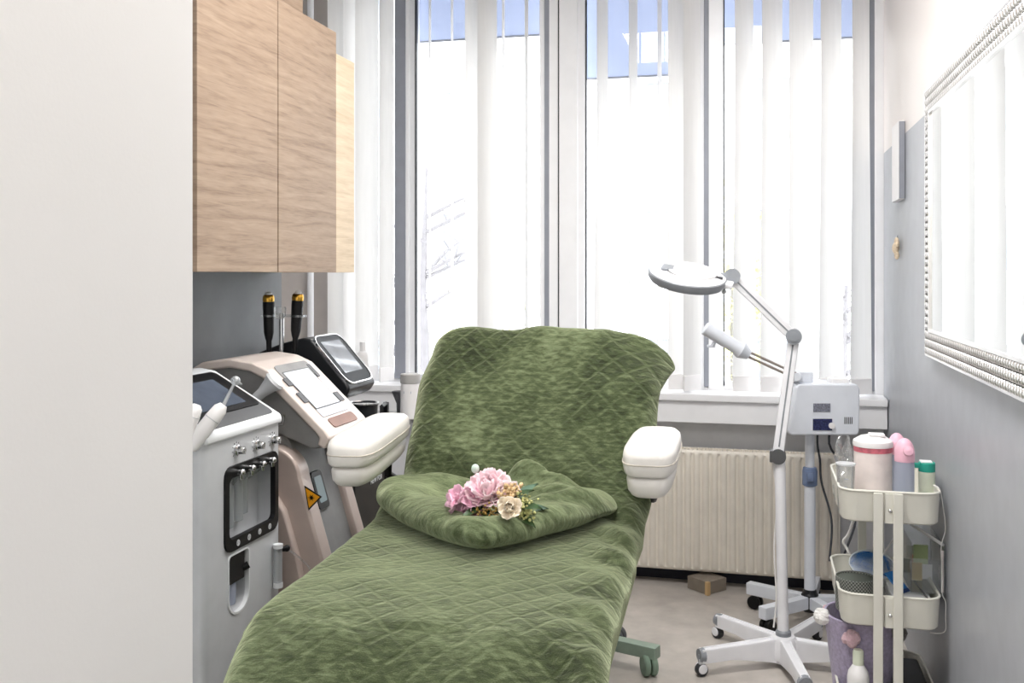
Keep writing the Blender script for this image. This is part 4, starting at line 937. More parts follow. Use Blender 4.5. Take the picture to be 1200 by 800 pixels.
for (rho, z) in prof:
    for k in range(n_a):
        o = outl[k]; x = cx_ + (o.x - cx_) * rho; y = cy_ + (o.y - cy_) * rho
        topf = 1.0 if z > .012 else 0
        n1 = noise.noise(Vector((x * 5, y * 5, 3.3))); n2 = noise.noise(Vector((x * 14, y * 14, 7.7)))
        an = math.atan2(o.y - cy_, o.x - cx_)
        lump = .016 * math.exp(-((x + .30) / .13) ** 2 - ((y + .12) / .14) ** 2) + .012 * math.exp(-((x - .22) / .10) ** 2 - ((y + .14) / .08) ** 2)
        def rg(ax_, ay_, bx_, by_, wd_, h_):
            dx_, dy_ = bx_ - ax_, by_ - ay_; t_ = ((x - ax_) * dx_ + (y - ay_) * dy_) / (dx_ * dx_ + dy_ * dy_); t2 = max(0, min(1, t_)); q_ = math.hypot(x - ax_ - t2 * dx_, y - ay_ - t2 * dy_)
            return h_ * math.exp(-(q_ / wd_) ** 2) * (.55 + .45 * math.sin(PI * (.15 + .7 * t2)))
        ridge = rg(.02, -.03, .17, -.10, .030, .078) + rg(.03, -.12, .19, -.165, .022, .040) + rg(.12, -.24, .27, -.17, .024, .026) + rg(-.05, -.30, .12, -.36, .02, .012) + rg(-.30, -.22, -.05, -.42, .05, .010) + rg(-.33, -.05, -.12, -.08, .04, .012)
        crease = .006 * math.sin(x * 30 - y * 18 + 5 * n1)
        taper = 1 - .35 * max(0, min(1, (x - .12) / .22))
        zz = z * taper + topf * (lump + ridge + (.010 * n1 + .006 * n2 + crease) * min(1, z / .05))
        if rho > .9: x += .012 * n1 * topf; y += .012 * n2 * topf
        FV.append(bed(x, y, .805 + max(.001, zz))); FU.append((x * 1.0, y * 1.0 + z))
mb = MB(); mb.v = FV
for j in range(len(prof) - 1):
    for k in range(n_a): mb.f.append((j * n_a + k, j * n_a + (k + 1) % n_a, (j + 1) * n_a + (k + 1) % n_a, (j + 1) * n_a + k))
FB = mb.build('folded_blanket', M_velvet2, None, angle=180, wn=False, uvs=FU)
tag(FB, 'thick folded green velvet blanket on the bed seat, under the flowers', 'blanket')
sb = FB.modifiers.new('soft', 'SUBSURF'); sb.levels = 1; sb.render_levels = 1
# ================================================================ FLOWERS
M_petpink = mat('pink_petal', (246, 206, 214), 0.6, var=0.08, scale=40, sss=0.15)
M_petpale = mat('pale_pink_petal', (250, 228, 228), 0.6, var=0.06, scale=40, sss=0.15)
M_petmauve = mat('mauve_pink_petal', (234, 182, 202), 0.6, var=0.10, scale=40, sss=0.15)
M_petcream = mat('cream_petal', (240, 226, 204), 0.6, var=0.05, scale=40, sss=0.15)
M_beige = mat('beige_bloom', (214, 184, 140), 0.7, var=0.15, scale=80)
M_sprig = mat('yellow_green_sprig', (206, 204, 140), 0.7, var=0.15, scale=80)
M_leaf = mat('dark_leaf', (52, 78, 42), 0.5, var=0.2, scale=40)
M_leaf2 = mat('blue_green_leaf', (84, 112, 92), 0.5, var=0.15, scale=40)
def petal(mb, c, ax, ang, tilt, ln, wd, cup, ruf, seed):
    z = Vector(ax).normalized(); x = z.orthogonal().normalized(); y = z.cross(x)
    x, y = x * math.cos(ang) + y * math.sin(ang), -x * math.sin(ang) + y * math.cos(ang)
    out = x * math.cos(tilt) + z * math.sin(tilt); nn = -x * math.sin(tilt) + z * math.cos(tilt); r = random.Random(seed); ph = r.uniform(0, 6)
    def P(i, j):
        u = i / 8 - .5; v = j / 7; w = wd * (math.sin(PI * min(1, v * .78 + .12)) ** .7); bend = cup * ln * (v * v - .2 * v)
        return Vector(c) + out * (ln * v) + y * (u * w) + nn * (bend + cup * .9 * (2 * u) ** 2 * w * .5 + ruf * ln * v * math.sin(u * 9 + ph))
    mb.grid(P, 9, 8)
def bloom(c, ax, layers, name, m, par, seed):
    mb = MB(); r = random.Random(seed)
    for (n, tilt, ln, wd, cup, ruf) in layers:
        o = r.uniform(0, 6)
        for k in range(n): petal(mb, c, ax, o + 2 * PI * k / n + r.uniform(-.12, .12), tilt + r.uniform(-.1, .1), ln * 1.04 * r.uniform(.9, 1.08), wd * 1.05, cup, ruf, r.random())
    o = mb.build(name, m, par, angle=180, wn=False); s = o.modifiers.new('petal_thickness', 'SOLIDIFY'); s.thickness = .0012; return o
fb = lambda px, py, d: at(px, py, d=d)
dF = 2.575
base = fb(580, 604, dF)
BQ = thing('bouquet', 'small bouquet of pink and cream flowers lying on the folded green blanket', 'bouquet', base)
up = (0.1, -.75, .75)
peon = [(9, .12, .062, .052, .35, .05), (8, .45, .058, .048, .5, .06), (7, .8, .052, .042, .6, .06), (6, 1.1, .044, .034, .7, .08), (5, 1.35, .034, .026, .6, .1)]
c = fb(573, 580, dF); bloom(c, (-.05, -.62, .8), peon, 'peony', M_petpink, BQ, 3)
c = fb(587, 582, dF - .01); bloom(c, (.45, -.6, .65), [(7, .15, .050, .044, .4, .06), (6, .6, .042, .036, .5, .08), (5, 1.05, .034, .028, .6, .08)], 'pale_peony', M_petpale, BQ, 5)
for i, (px, py, ax) in enumerate(((540, 583, (-.6, -.6, .5)), (553, 585, (.1, -.8, .6)), (546, 596, (-.2, -.85, .3)), (559, 594, (.3, -.9, .4)), (534, 590, (-.8, -.5, .1)))):
    c = fb(px, py, dF - .015); bloom(c, ax, [(5, .28, .034, .036, .35, .05), (3, .9, .018, .018, .5, .05)], 'mauve_blossom', M_petmauve, BQ, 20 + i)
c = fb(597, 596, dF - .075); bloom(c, (.15, -.9, .45), [(6, .25, .034, .034, .5, .05), (5, .75, .030, .028, .7, .06), (4, 1.15, .022, .020, .7, .08)], 'cream_rose', M_petcream, BQ, 9)
mb = MB(); r = random.Random(4)
for k in range(70):
    a = fb(598 + r.gauss(0, 6.5), 575 + r.gauss(0, 5.0), dF - .045 + r.uniform(-.02, .012)); mb.ball(a, r.uniform(.003, .0062), 7)
mb.build('beige_cluster', M_beige, BQ)
mb = MB(); tw = MB()
for k in range(150):
    a = fb(613 + r.gauss(0, 5.5), 598 + r.gauss(0, 8.0), dF - .03 + r.uniform(-.03, .02)); mb.ball(a, r.uniform(.0030, .0050), 7); tw.tube([a, a.lerp(fb(592, 600, dF), r.uniform(.4, .8))], .0007, 4)
mb.build('sprig_buds', M_sprig, BQ); tw.build('sprig_stems', M_leaf, BQ)
mb = MB()
for k in range(46):
    a = fb(574 + r.gauss(0, 7), 600 + r.gauss(0, 4), dF - .06 + r.uniform(-.01, .01)); mb.ball(a, r.uniform(.0022, .0042), 6)
mb.build('brown_berries', mat('bronze_berries', (150, 120, 60), .5, var=.3, scale=90), BQ)
lf = MB()
def leafp(mb, a, d, n, ln, wd):
    d = Vector(d).normalized(); n = Vector(n).normalized(); w = d.cross(n).normalized(); n = w.cross(d)
    def P(i, j):
        u = i / 4 - .5; v = j / 8; return Vector(a) + d * (ln * v) + w * (u * wd * math.sin(PI * min(1, max(.02, v)) ** .85)) + n * (-.25 * ln * v * v + .25 * wd * (2 * u) ** 2 * .5)
    mb.grid(P, 5, 9)
for (px, py, dx, dy, dz, ln, wd) in ((572, 600, .2, -.9, .05, .05, .034), (580, 602, .5, -.8, .1, .05, .034), (565, 601, .6, -.6, .1, .05, .03), (585, 606, -.6, -.6, -.1, .075, .034), (592, 608, .15, -.9, -.15, .07, .036), (578, 602, -.9, -.3, -.1, .07, .030), (606, 596, .8, -.3, .25, .075, .036), (604, 604, .85, -.5, -.1, .07, .03), (592, 590, .75, .1, .55, .08, .034), (566, 596, -.6, -.75, -.05, .07, .03), (600, 608, .5, -.8, -.2, .065, .028)):
    leafp(lf, fb(px, py - 1, dF - .03), (dx, dy, dz), (0, -.3, 1), ln, wd)
o = lf.build('leaves', M_leaf, BQ, angle=180, wn=False)
lf = MB(); leafp(lf, fb(600, 590, dF + .02), (.55, .25, .62), (-.5, -.6, .6), .085, .04); leafp(lf, fb(612, 598, dF + .02), (.9, -.1, .3), (0, -.5, 1), .07, .03)
lf.build('blue_green_leaves', M_leaf2, BQ, angle=180, wn=False)
a, b_ = fb(568, 590, dF + .03), fb(557, 549, dF + .03); mb = MB(); mb.tube([a, a.lerp(b_, .6), b_], .0016, 6); leafp(mb, a.lerp(b_, .55), (.6, .1, .5), (0, -1, .3), .035, .02); st_ = mb.build('bud_stem', M_leaf2, BQ)
mb = MB(); mb.ball(b_, .011, 12, None, (1, 1, 1.15)); mb.build('bud', mat('pale_bud', (206, 224, 212), .5), st_)
# ================================================================ MAGNIFIER LAMP ON A FIVE-STAR BASE
def star_leg(C, ang, L, zh, zt_, hh, ht, w, m, par):
    """tapering channel leg: deep at the hub, shallow at the tip"""
    R_ = lat(math.cos(ang), math.sin(ang)) - lat(0, 0); R_ = Vector((R_.x, R_.y, 0)).normalized(); Q = Vector((-R_.y, R_.x, 0)); mb = MB(); n = 12
    def ringp(t):
        d = .02 + (L - .02) * t; zt2 = zh + (zt_ - zh) * t ** .8; h = hh + (ht - hh) * min(1, t * 1.6) ** .7; ww = w * (1 - .18 * t)
        c_ = Vector((C.x, C.y, 0)) + R_ * d; out = []
        for (a, b_) in ((-.5, -1), (-.5, -.12), (-.42, 0), (-.30, 0), (-.26, -.06), (.26, -.06), (.30, 0), (.42, 0), (.5, -.12), (.5, -1)): out.append(c_ + Q * (a * ww) + Vector((0, 0, zt2 + b_ * h)))
        return out
    vs = []; k = 10
    for i in range(n): vs += ringp(i / (n - 1))
    fs = [(i * k + q, i * k + (q + 1) % k, (i + 1) * k + (q + 1) % k, (i + 1) * k + q) for i in range(n - 1) for q in range(k)]
    fs += [tuple(range(k)), tuple(reversed([(n - 1) * k + q for q in range(k)]))]
    mb.add(vs, fs); o = mb.build('leg', m, par, angle=30)
    return o, Vector((C.x, C.y, 0)) + R_ * L, R_
Lc = at(918, 500, d=3.76); Lc.z = 0
LP = thing('magnifier_lamp', 'white magnifier lamp with jointed arm on a five-star rolling stand', 'lamp', Lc)
for k in range(5):
    ang = math.radians(195 - 72 * k); o, tip, R_ = star_leg(Lc, ang, .345, .112, .098, .098, .050, .046, M_lampwhite, LP)
    e = MB().tube([tip - R_ * .012 + Vector((0, 0, .075)), tip + R_ * .008 + Vector((0, 0, .075))], [.027, .024], 14); e.span((tip.x - .01, tip.y - .01, .05), (tip.x + .01, tip.y + .01, .08), .003); ec = e.build('end_cap', M_lampgrey, o)
    ca = Vector((-R_.y, R_.x, 0)); q = Vector((tip.x, tip.y, .023)) + ca * .004
    w = MB().lathe([(.008, -.014), (.021, -.014), (.023, -.010), (.023, .010), (.021, .014), (.008, .014)], q, 20, ca); w.build('caster', M_dark, o)
    h = MB()
    for sg in (-1, 1): h.lathe([(0, -.002), (.016, -.002), (.018, 0), (.016, .003), (0, .003)], q + ca * sg * .016 + Vector((0, 0, .006)), 18, ca)
    h.cyl(q + Vector((0, 0, .02)), q + Vector((0, 0, .04)), .010); h.build('caster_hood', M_lampwhite, o)
MB().lathe([(.050, .03), (.056, .05), (.054, .10), (.042, .116), (.030, .118)], Lc, 28).build('hub', M_lampwhite, LP)
MB().lathe([(.029, .116), (.029, .132), (.024, .138), (.022, .138)], Lc, 28).build('collar', M_lampgrey, LP)
j1 = at(912, 534, d=3.76); top0 = Vector((Lc.x, Lc.y, j1.z - .01))
MB().tube([Lc + Vector((0, 0, .10)), top0.lerp(j1, .7)], .0205, 24).build('column', M_lampwhite, LP)
jx_ = MB(); vd = Vector((j1.x, j1.y, 0)).normalized(); sd = Vector((vd.y, -vd.x, 0))
jx_.cyl(j1 - vd * .026, j1 + vd * .026, .029, seg=24).box((0, 0, 0), (.02, .05, .045), .004, 2, Matrix.Translation(j1 - sd * .022) @ Matrix.Rotation(math.atan2(vd.y, vd.x) - PI / 2, 4, 'Z')); jx_.build('height_knob', M_dgrey, LP)
e1_ = at(930, 394, d=3.76); h1 = at(858, 324, d=3.76)
def armbar(a, b_, w, th, name):
    d = b_ - a; l = d.length; z = d.normalized(); y = vd; x = y.cross(z).normalized(); y = z.cross(x)
    Mx = Matrix(((x.x, y.x, z.x, a.x), (x.y, y.y, z.y, a.y), (x.z, y.z, z.z, a.z), (0, 0, 0, 1)))
    o = MB().box((0, 0, l / 2), (w, th, l), .006, 2, Mx).build(name, M_lampwhite, LP)
    g = MB(); g.box((0, -th / 2, l / 2), (.006, .002, l * .9), 0, 1, Mx); g.build('groove', M_lampgrey, o, smooth=False); return o
armbar(j1 + Vector((0, 0, .015)), e1_ - Vector((0, 0, .01)), .042, .030, 'lower_arm')
armbar(e1_ - vd * .012, h1 - vd * .012, .044, .028, 'upper_arm')
MB().cyl(e1_ - vd * .032, e1_ + vd * .026, .030, seg=28).cyl(e1_ - vd * .037, e1_ - vd * .030, .018, seg=20).build('elbow_joint', M_lampgrey, LP)
MB().cyl(h1 - vd * .032, h1 + vd * .022, .031, seg=28).box((0, 0, 0), (.045, .03, .03), .006, 2, Matrix.Translation(h1 - sd * .025 - vd * .01) @ Matrix.Rotation(math.atan2(sd.y, sd.x), 4, 'Z')).build('head_joint', M_lampgrey, LP)
MB().tube([h1 - sd * .02 + Vector((0, 0, -.01)), h1 - sd * .03 + Vector((0, 0, -.055))], .006, 10).ball(h1 - sd * .03 + Vector((0, 0, -.058)), .010, 10).build('tilt_knob', M_lsilver, LP)
hc = at(805.5, 323.5, d=3.74)
# head frame: x towards the joint, tipped so that its top shows a little
xh = (h1 - at(757, 312, d=3.74)); xh = sd * math.cos(math.radians(-10)) + Vector((0, 0, 1)) * math.sin(math.radians(-10)); zh_ = (Vector((0, 0, 1)) * math.cos(math.radians(16)) - vd * math.sin(math.radians(16))); zh_ = (zh_ - xh * zh_.dot(xh)).normalized(); yh = zh_.cross(xh)
HM = Matrix(((xh.x, yh.x, zh_.x, hc.x), (xh.y, yh.y, zh_.y, hc.y), (xh.z, yh.z, zh_.z, hc.z), (0, 0, 0, 1)))
MB().lathe([(.080, -.022), (.118, -.030), (.138, -.026), (.148, -.012), (.148, .006), (.143, .010), (.143, -.008), (.08, -.012), (.080, -.022)], (0, 0, 0), 56, None, HM).build('rim', M_lampgrey, LP)
MB().lathe([(.080, -.012), (.080, .018), (.090, .022), (.125, .020), (.144, .010), (.144, -.004)], (0, 0, 0), 56, None, HM).build('head', M_lampwhite, LP)
MB().lathe([(0, .006), (.04, .004), (.080, -.002), (.080, -.006), (.04, -.010), (0, -.012)], (0, 0, 0), 40, None, HM).build('lens', M_glass, LP)
cv = MB().lathe([(0, .024), (.07, .0235), (.093, .022), (.095, .024), (.093, .028), (.07, .030), (0, .031)], (.016, 0, 0), 40, None, HM); cvo = cv.build('lens_cover', M_whitep, LP)
MB().box((-.075, -.01, .024), (.05, .06, .012), .005, 2, HM).box((-.085, -.045, .026), (.022, .014, .008), .003, 2, HM).build('cover_hinge', M_lampgrey, LP)
MB().box((.118, -.02, .022), (.030, .02, .005), .002, 1, HM).build('switch', M_dark, LP)
MB().box((.150, 0, -.006), (.05, .05, .022), .006, 2, HM).build('yoke', M_lampwhite, LP)
MB().tube(spline([j1 + Vector((0, 0, -.02)) - sd * .02, Vector((Lc.x, Lc.y, .62)) - sd * .024, Vector((Lc.x, Lc.y, .45)) - sd * .034, Vector((Lc.x, Lc.y, .26)) - sd * .026, Vector((Lc.x, Lc.y, .15)) - sd * .036 - vd * .02], 24), .0032, 6).build('cord', M_cable, LP)
# ================================================================ FACIAL STEAMER ON A ROLLING STAND
Sc = at(949, 500, d=4.24); Sc.z = 0
ST_ = thing('facial_steamer', 'pale blue-white facial steamer on a tall rolling stand near the radiator', 'steamer', Sc)
for k in range(5):
    ang = math.radians(140 + 72 * k); R_ = lat(math.cos(ang), math.sin(ang)) - lat(0, 0); R_ = Vector((R_.x, R_.y, 0)).normalized(); Lg = .29; an = math.atan2(R_.y, R_.x)
    Mx = Matrix.Translation(Sc) @ Matrix.Rotation(an, 4, 'Z'); o = MB().box((Lg / 2 + .015, 0, .088), (Lg - .03, .042, .052), .004, 2, Mx).build('leg', M_steam, ST_)
    tip = Sc + R_ * (Lg - .035); ca = Vector((-R_.y, R_.x, 0)); w = MB()
    for sg in (-1, 1): w.lathe([(.01, -.010), (.027, -.010), (.030, -.006), (.030, .006), (.027, .010), (.01, .010)], Vector((tip.x, tip.y, .031)) + ca * sg * .014, 20, ca)
    w.cyl(Vector((tip.x, tip.y, .03)), Vector((tip.x, tip.y, .07)), .010); w.build('caster', M_black, o)
MB().lathe([(.030, .045), (.036, .05), (.036, .118), (.030, .125), (.026, .14), (.024, .14)], Sc, 8).build('hub', M_char, ST_)
MB().cyl(Sc + Vector((0, 0, .12)), Sc + Vector((0, 0, .64)), .0235).cyl(Sc + Vector((0, 0, .62)), Sc + Vector((0, 0, .845)), .0195).build('column', M_steam, ST_)
MB().lathe([(.024, .585), (.031, .59), (.032, .65), (.028, .665), (.020, .668)], Sc, 24).box((-.0, -.03, .63), (.03, .03, .04), .006, 2, Matrix.Translation(Sc)).build('collar', M_bluegrey, ST_)
bxL, bxR = at(927, 480, d=4.14), at(1007, 480, d=4.14); bw = (bxR - bxL).length; bc = (bxL + bxR) / 2; ya = math.radians(-14) + TH
bz0v, bz1v = at(960, 510, d=4.14).z, at(960, 450, d=4.14).z
BX = Matrix.Translation((bc.x, bc.y, bz0v)) @ Matrix.Rotation(math.atan2((bxR - bxL).y, (bxR - bxL).x), 4, 'Z'); bh = bz1v - bz0v
poly = [(-bw / 2 - .012, 0.012), (-bw / 2 + .0, 0), (bw / 2 - .01, 0), (bw / 2, .012), (bw / 2 + .004, bh * .9), (bw / 2 - .008, bh), (-bw / 2 + .035, bh), (-bw / 2 + .022, bh * .93)]
MB().prism(poly, lambda a, b_, d: BX @ Vector((a, d, b_)), 0.0, .19, .014, 3).build('housing', M_steam, ST_, angle=45)
def bplate(px0, py0, px1, py1, y, h, name, m, par, r=.003):
    def uvp(px, py):
        p0 = Vector((0, 0, CH)); p1 = at(px, py, d=1.0); n = (BX.to_3x3() @ Vector((0, 1, 0))); q = BX @ Vector((0, y, 0)); t = (q - p0).dot(n) / (p1 - p0).dot(n); w = BX.inverted() @ (p0 + (p1 - p0) * t); return w.x, w.z
    a, b_ = uvp(px0, py1), uvp(px1, py0)
    return MB().prism(rrect(a[0], a[1], b_[0], b_[1], r), lambda a_, b2, d: BX @ Vector((a_, d, b2)), y, y - h).build(name, m, par)
bplate(953, 472.5, 973, 482.5, -.0, .002, 'print_panel', M_greydisp, ST_, .001)
dp = bplate(952.5, 490.5, 975, 504, -.0, .003, 'control_panel', M_navydisp, ST_, .001)
bplate(971, 495, 978, 502, -.003, .008, 'dial', M_whitep, ST_, .0118)
for k in range(5): bplate(989.5 + k * 2.1, 488.5, 990.5 + k * 2.1, 496.5, 0, .0012, 'vent_slot', M_dgrey, ST_, .0002)
MB().box((.08, .08, bh + .008), (.075, .08, .022), .006, 2, BX).build('water_cap', M_whitep, ST_)
MB().box((-.075, .09, bh + .022), (.085, .075, .05), .008, 2, BX).build('arm_mount', M_steam, ST_)
g0, g1, g2, g3 = at(826, 384, d=4.16), at(868, 410, d=4.16), at(873, 413, d=4.16), at(934, 441, d=4.16)
gd = (g1 - g0).normalized(); gup = gd.cross(vd).normalized()
if gup.z < 0: gup = -gup
MB().tube([g0, g0 + gd * .004, g0.lerp(g1, .3), g0.lerp(g1, .85), g1, g1 + gd * .008], [.026, .030, .029, .028, .037, .034], 24).tube([g1 + gd * .008, g2 + gd * .02], [.034, .020], 20).build('nozzle', M_steam, ST_)
MB().cyl(g0.lerp(g1, .38) - gup * .025, g0.lerp(g1, .38) - gup * .05, .008).box((0, 0, 0), (.035, .012, .012), .003, 2, Matrix.Translation(g0.lerp(g1, .36) - gup * .052) @ Matrix.Rotation(TH, 4, 'Z')).build('nozzle_knob', M_steam, ST_)
am = MB()
for sg in (-1, 1): am.tube([g2 + gup * sg * .010, g3 + gup * sg * .010], .0055, 10)
am.build('boom_arm', mat('bronze_grey_tube', (168, 158, 150), .35, .6), ST_)
MB().cyl(g3 - vd * .02, g3 + vd * .03, .017).build('arm_pivot', M_steam, ST_)
for (px, q) in ((958, 0), (972, 1)):
    a = at(px, 508, d=4.26); MB().tube(spline([a + Vector((0, 0, .01)), a + Vector((.0, 0, -.05)), a + Vector((.012 + .02 * q, .02, -.12)), a + Vector((.02 + .05 * q, .05, -.22 - .1 * q)), a + Vector((.06 + .05 * q, .03, -.38)), a + Vector((.05, .0, -.55))], 24), .0048, 8).build('power_cord', M_dcable, ST_)
# ================================================================ UTILITY CART
ty0 = 3.262; tx0 = at(984.5, 600, Y=ty0).x; tx1 = at(1105, 600, Y=ty0).x; ty1_ = ty0 + .45
rims = [at(1045, 578, Y=ty0).z, at(1045, 700.5, Y=ty0).z]; rims.append(rims[1] - (rims[0] - rims[1])); th_ = at(1045, 578, Y=ty0).z - at(1045, 614, Y=ty0).z
CA = thing('utility_cart', 'cream metal three-tier utility cart against the grey mirror wall', 'cart', ((tx0 + tx1) / 2, (ty0 + ty1_) / 2, 0))
def tray(zr, h):
    mb = MB(); n = 9
    outb = lambda e, r: rrect(tx0 + e, ty0 + e, tx1 - e, ty1_ - e, r, n)
    loops = [(0.0, zr, .055), (.001, zr + .003, .054), (.005, zr + .003, .05), (.006, zr, .05), (.012, zr - h + .012, .045), (.02, zr - h + .003, .04), (.021, zr - h, .04), (.014, zr - h, .045), (.009, zr - h + .008, .048), (.003, zr - .004, .053)]
    vs, fs = [], []; m = 4 * n
    L4 = [0, 1, 2, 3, 4, 5]; seq = [loops[i] for i in L4]
    # outer shell
    for (e, z, r) in ((.012, zr - h, .04), (.006, zr - h + .006, .046), (.0, zr, .055), (-.001, zr + .003, .055), (.004, zr + .004, .05), (.004, zr, .05), (.010, zr - h + .010, .043), (.018, zr - h + .003, .036)):
        vs += [(p[0], p[1], z) for p in outb(e, r)]
    for i in range(7):
        for k in range(m): fs.append((i * m + k, i * m + (k + 1) % m, (i + 1) * m + (k + 1) % m, (i + 1) * m + k))
    fs.append(tuple(reversed(range(m)))); fs.append(tuple(7 * m + k for k in range(m)))
    mb.add(vs, fs); o = mb.build('tray', M_cart, CA, angle=50)
    rim = [Vector((p[0], p[1], zr + .003)) for p in outb(.001, .055)]; MB().tube(rim + [rim[0]], .0042, 8, False).build('rim', M_cart, o)
    for (y, sg) in ((ty0, -1), (ty1_, 1)):
        MB().span(((tx0 + tx1) / 2 - .018, y - .003 + sg * .004, zr - h * .97), ((tx0 + tx1) / 2 + .014, y + .003 + sg * .004, zr), .001).build('bracket_plate', M_cart, o)
        MB().lathe([(.006, 0), (.006, .002), (.004, .0045), (0, .005)], ((tx0 + tx1) / 2 - .003, y + sg * .007, zr - h * .56), 16, (0, sg, 0)).build('screw', M_chrome, o)
    return zr - h + .004
floors = [tray(z, th_) for z in rims]
pw = at(1035, 650, Y=ty0).x - at(1023.5, 650, Y=ty0).x
for px in (1029, 1052.5):
    x = at(px, 650, Y=ty0 - .01).x
    for (y, sg) in ((ty0 - .012, -1), (ty1_ + .012, 1)):
        p = MB().span((x - pw / 2, y - .0045, .07), (x + pw / 2, y + .0045, rims[0] + .002), .003, 2); p.build('post', M_cart, CA)
for x in (tx0 + .03, tx1 - .03):
    for y in (ty0 + .03, ty1_ - .03):
        MB().cyl((x, y, .06), (x, y, floors[2]), .010).lathe([(.01, -.009), (.022, -.009), (.025, -.005), (.025, .005), (.022, .009), (.01, .009)], (x, y + .005, .026), 20, (1, 0, 0)).span((x - .016, y - .012, .03), (x + .016, y + .014, .062), .004).build('caster', M_char, CA)
# ---- things on the top tray
f0 = floors[0]; f1 = floors[1]; f2 = floors[2]
def xat(px, Y): return at(px, 500, Y=Y).x
def zat(px, py, Y): return at(px, py, Y=Y).z
Y_ = 3.46; cxx = xat(1023, Y_); rad = (xat(1045.5, Y_) - xat(1000.5, Y_)) / 2
top = zat(1023, 508, Y_) ; bodyh = zat(1023, 527, Y_) - f0
W_ = thing('wipes_canister', 'white wipes canister with a pink-red band under its lid on the top tray', 'canister', (cxx, Y_, f0))
MB().lathe([(rad - .004, 0), (rad, .004), (rad, .05), (rad - .001, .052), (rad, .055), (rad, bodyh)], (cxx, Y_, f0), 40).build('tub', mat('warm_white_tub', (240, 228, 224), .4), W_)
MB().lathe([(rad + .001, bodyh - .003), (rad + .0015, bodyh + .020), (rad - .004, bodyh + .024)], (cxx, Y_, f0), 40).build('band', M_pinkred, W_)
MB().lathe([(rad + .003, bodyh + .014), (rad + .004, bodyh + .022), (rad + .002, bodyh + .032), (rad - .02, bodyh + .046), (rad - .045, bodyh + .052), (0, bodyh + .053)], (cxx, Y_, f0), 40).box((cxx + .01, Y_ - .01, f0 + bodyh + .053), (.05, .045, .008), .003).build('lid', M_whitep, W_)
def dome_bottle(px, pytop, Y, pxw, capf, body, cap, label, name='pump_bottle'):
    x = xat(px, Y); r = (xat(px + pxw / 2, Y) - xat(px - pxw / 2, Y)) / 2; H_ = zat(px, pytop, Y) - f0
    o = thing(name, label, 'bottle', (x, Y, f0)); hb = H_ * (1 - capf)
    MB().lathe([(r * .9, 0), (r, .005), (r, hb * .97), (r * .93, hb)], (x, Y, f0), 32).build('bottle_body', body, o)
    n = 9; q = [(r * 1.02, hb - .004), (r * 1.05, hb + .004)] + [(r * 1.05 * math.cos(PI / 2 * k / n), hb + (H_ - hb) * (.30 + .70 * math.sin(PI / 2 * k / n))) for k in range(n + 1)]
    MB().lathe(q, (x, Y, f0), 32).lathe([(r * .55, 0), (r * .5, .012), (0, .016)], (x + r * .2, Y - r * .8, f0 + hb + (H_ - hb) * .45), 18, (.1, -1, .35)).build('dome_cap', cap, o)
    return o
dome_bottle(1060, 513, 3.36, 23, .28, M_milkblue, M_pink, 'lilac-white bottle with a pink dome cap on the top tray')
dome_bottle(1051, 507, 3.47, 20, .26, M_milkblue, M_pink, 'second pink-capped bottle just behind the lilac-white one', 'pump_bottle')
x = xat(1086, 3.42); r = (xat(1096, 3.42) - xat(1076, 3.42)) / 2; H_ = zat(1086, 541, 3.42) - f0
G = thing('flip_cap_bottle', 'pale bottle with a teal flip cap on the top tray', 'bottle', (x, 3.42, f0))
MB().lathe([(r * .9, 0), (r, .004), (r, H_ * .80), (r * .94, H_ * .84)], (x, 3.42, f0), 28).build('bottle_body', M_cream, G)
MB().lathe([(r * 1.0, H_ * .82), (r * 1.0, H_ * .985), (r * .9, H_), (0, H_)], (x, 3.42, f0), 28).box((x - r * 1.15, 3.42 - r * .2, f0 + H_ * .93), (r * .7, .016, .016), .003).build('flip_cap', M_teal, G)
MB().box((x - r * .1, 3.42, f0 + H_ + .001), (r * 1.4, r * 1.4, .005), .002).build('cap_top', M_whitep, G)
x = xat(991, 3.37); r = (xat(1002, 3.37) - xat(980, 3.37)) / 2; H_ = zat(991, 543, 3.37) - f0
Cu = thing('measuring_cup', 'small clear measuring cup near the corner of the top tray', 'cup', (x, 3.37, f0))
MB().lathe([(r * .80, 0), (r * .84, .003), (r, H_), (r * .95, H_), (r * .80, .006), (0, .005)], (x, 3.37, f0), 28).build('cup_wall', M_clear, Cu)
MB().lathe([(r, H_ - .004), (r * 1.08, H_ - .002), (r * 1.08, H_ + .002), (r * .97, H_ + .002)], (x, 3.37, f0), 28).build('cup_rim', M_milky, Cu)
for k in range(4): MB().prism(rrect(-.25, .2 * H_ + k * .17 * H_, .1 + .1 * (k % 2), .2 * H_ + k * .17 * H_ + .0015, .0005), lambda a, b_, d: (x + (r * (.83 + .16 * b_ / H_) + d) * math.sin(a), 3.37 - (r * (.83 + .16 * b_ / H_) + d) * math.cos(a), f0 + b_), 0.0003, .0008).build('scale_mark', M_label, Cu)
# crumpled clear bag
c = Vector((xat(993, 3.52), 3.52, f0)); bg = MB(); r_ = random.Random(5)
PB = thing('plastic_bag', 'crumpled clear plastic bag behind the measuring cup', 'bag', c)
def bagp(i, j):
    a = 2 * PI * i / 40; t = j / 22; R0 = (.026 * (1 - t) ** .5 + .012) * (1 + .18 * math.sin(a * 3 + t * 4)); n = noise.noise(Vector((math.cos(a) * 2.4, math.sin(a) * 2.4, t * 6))); n2 = noise.noise(Vector((math.cos(a) * 6, math.sin(a) * 6, t * 14)))
    R1 = R0 * (1 + .45 * n + .3 * n2); 
    return c + Vector((R1 * math.cos(a) - .012 * t, R1 * math.sin(a), f0 * 0 + .003 + .205 * t * (1 + .12 * math.sin(a * 2 + 1))))
bg.grid(bagp, 40, 23, True); bg.build('film', clear('crinkled_film', gloss=0.14, rough=.08, fog=.10), PB, smooth=False)
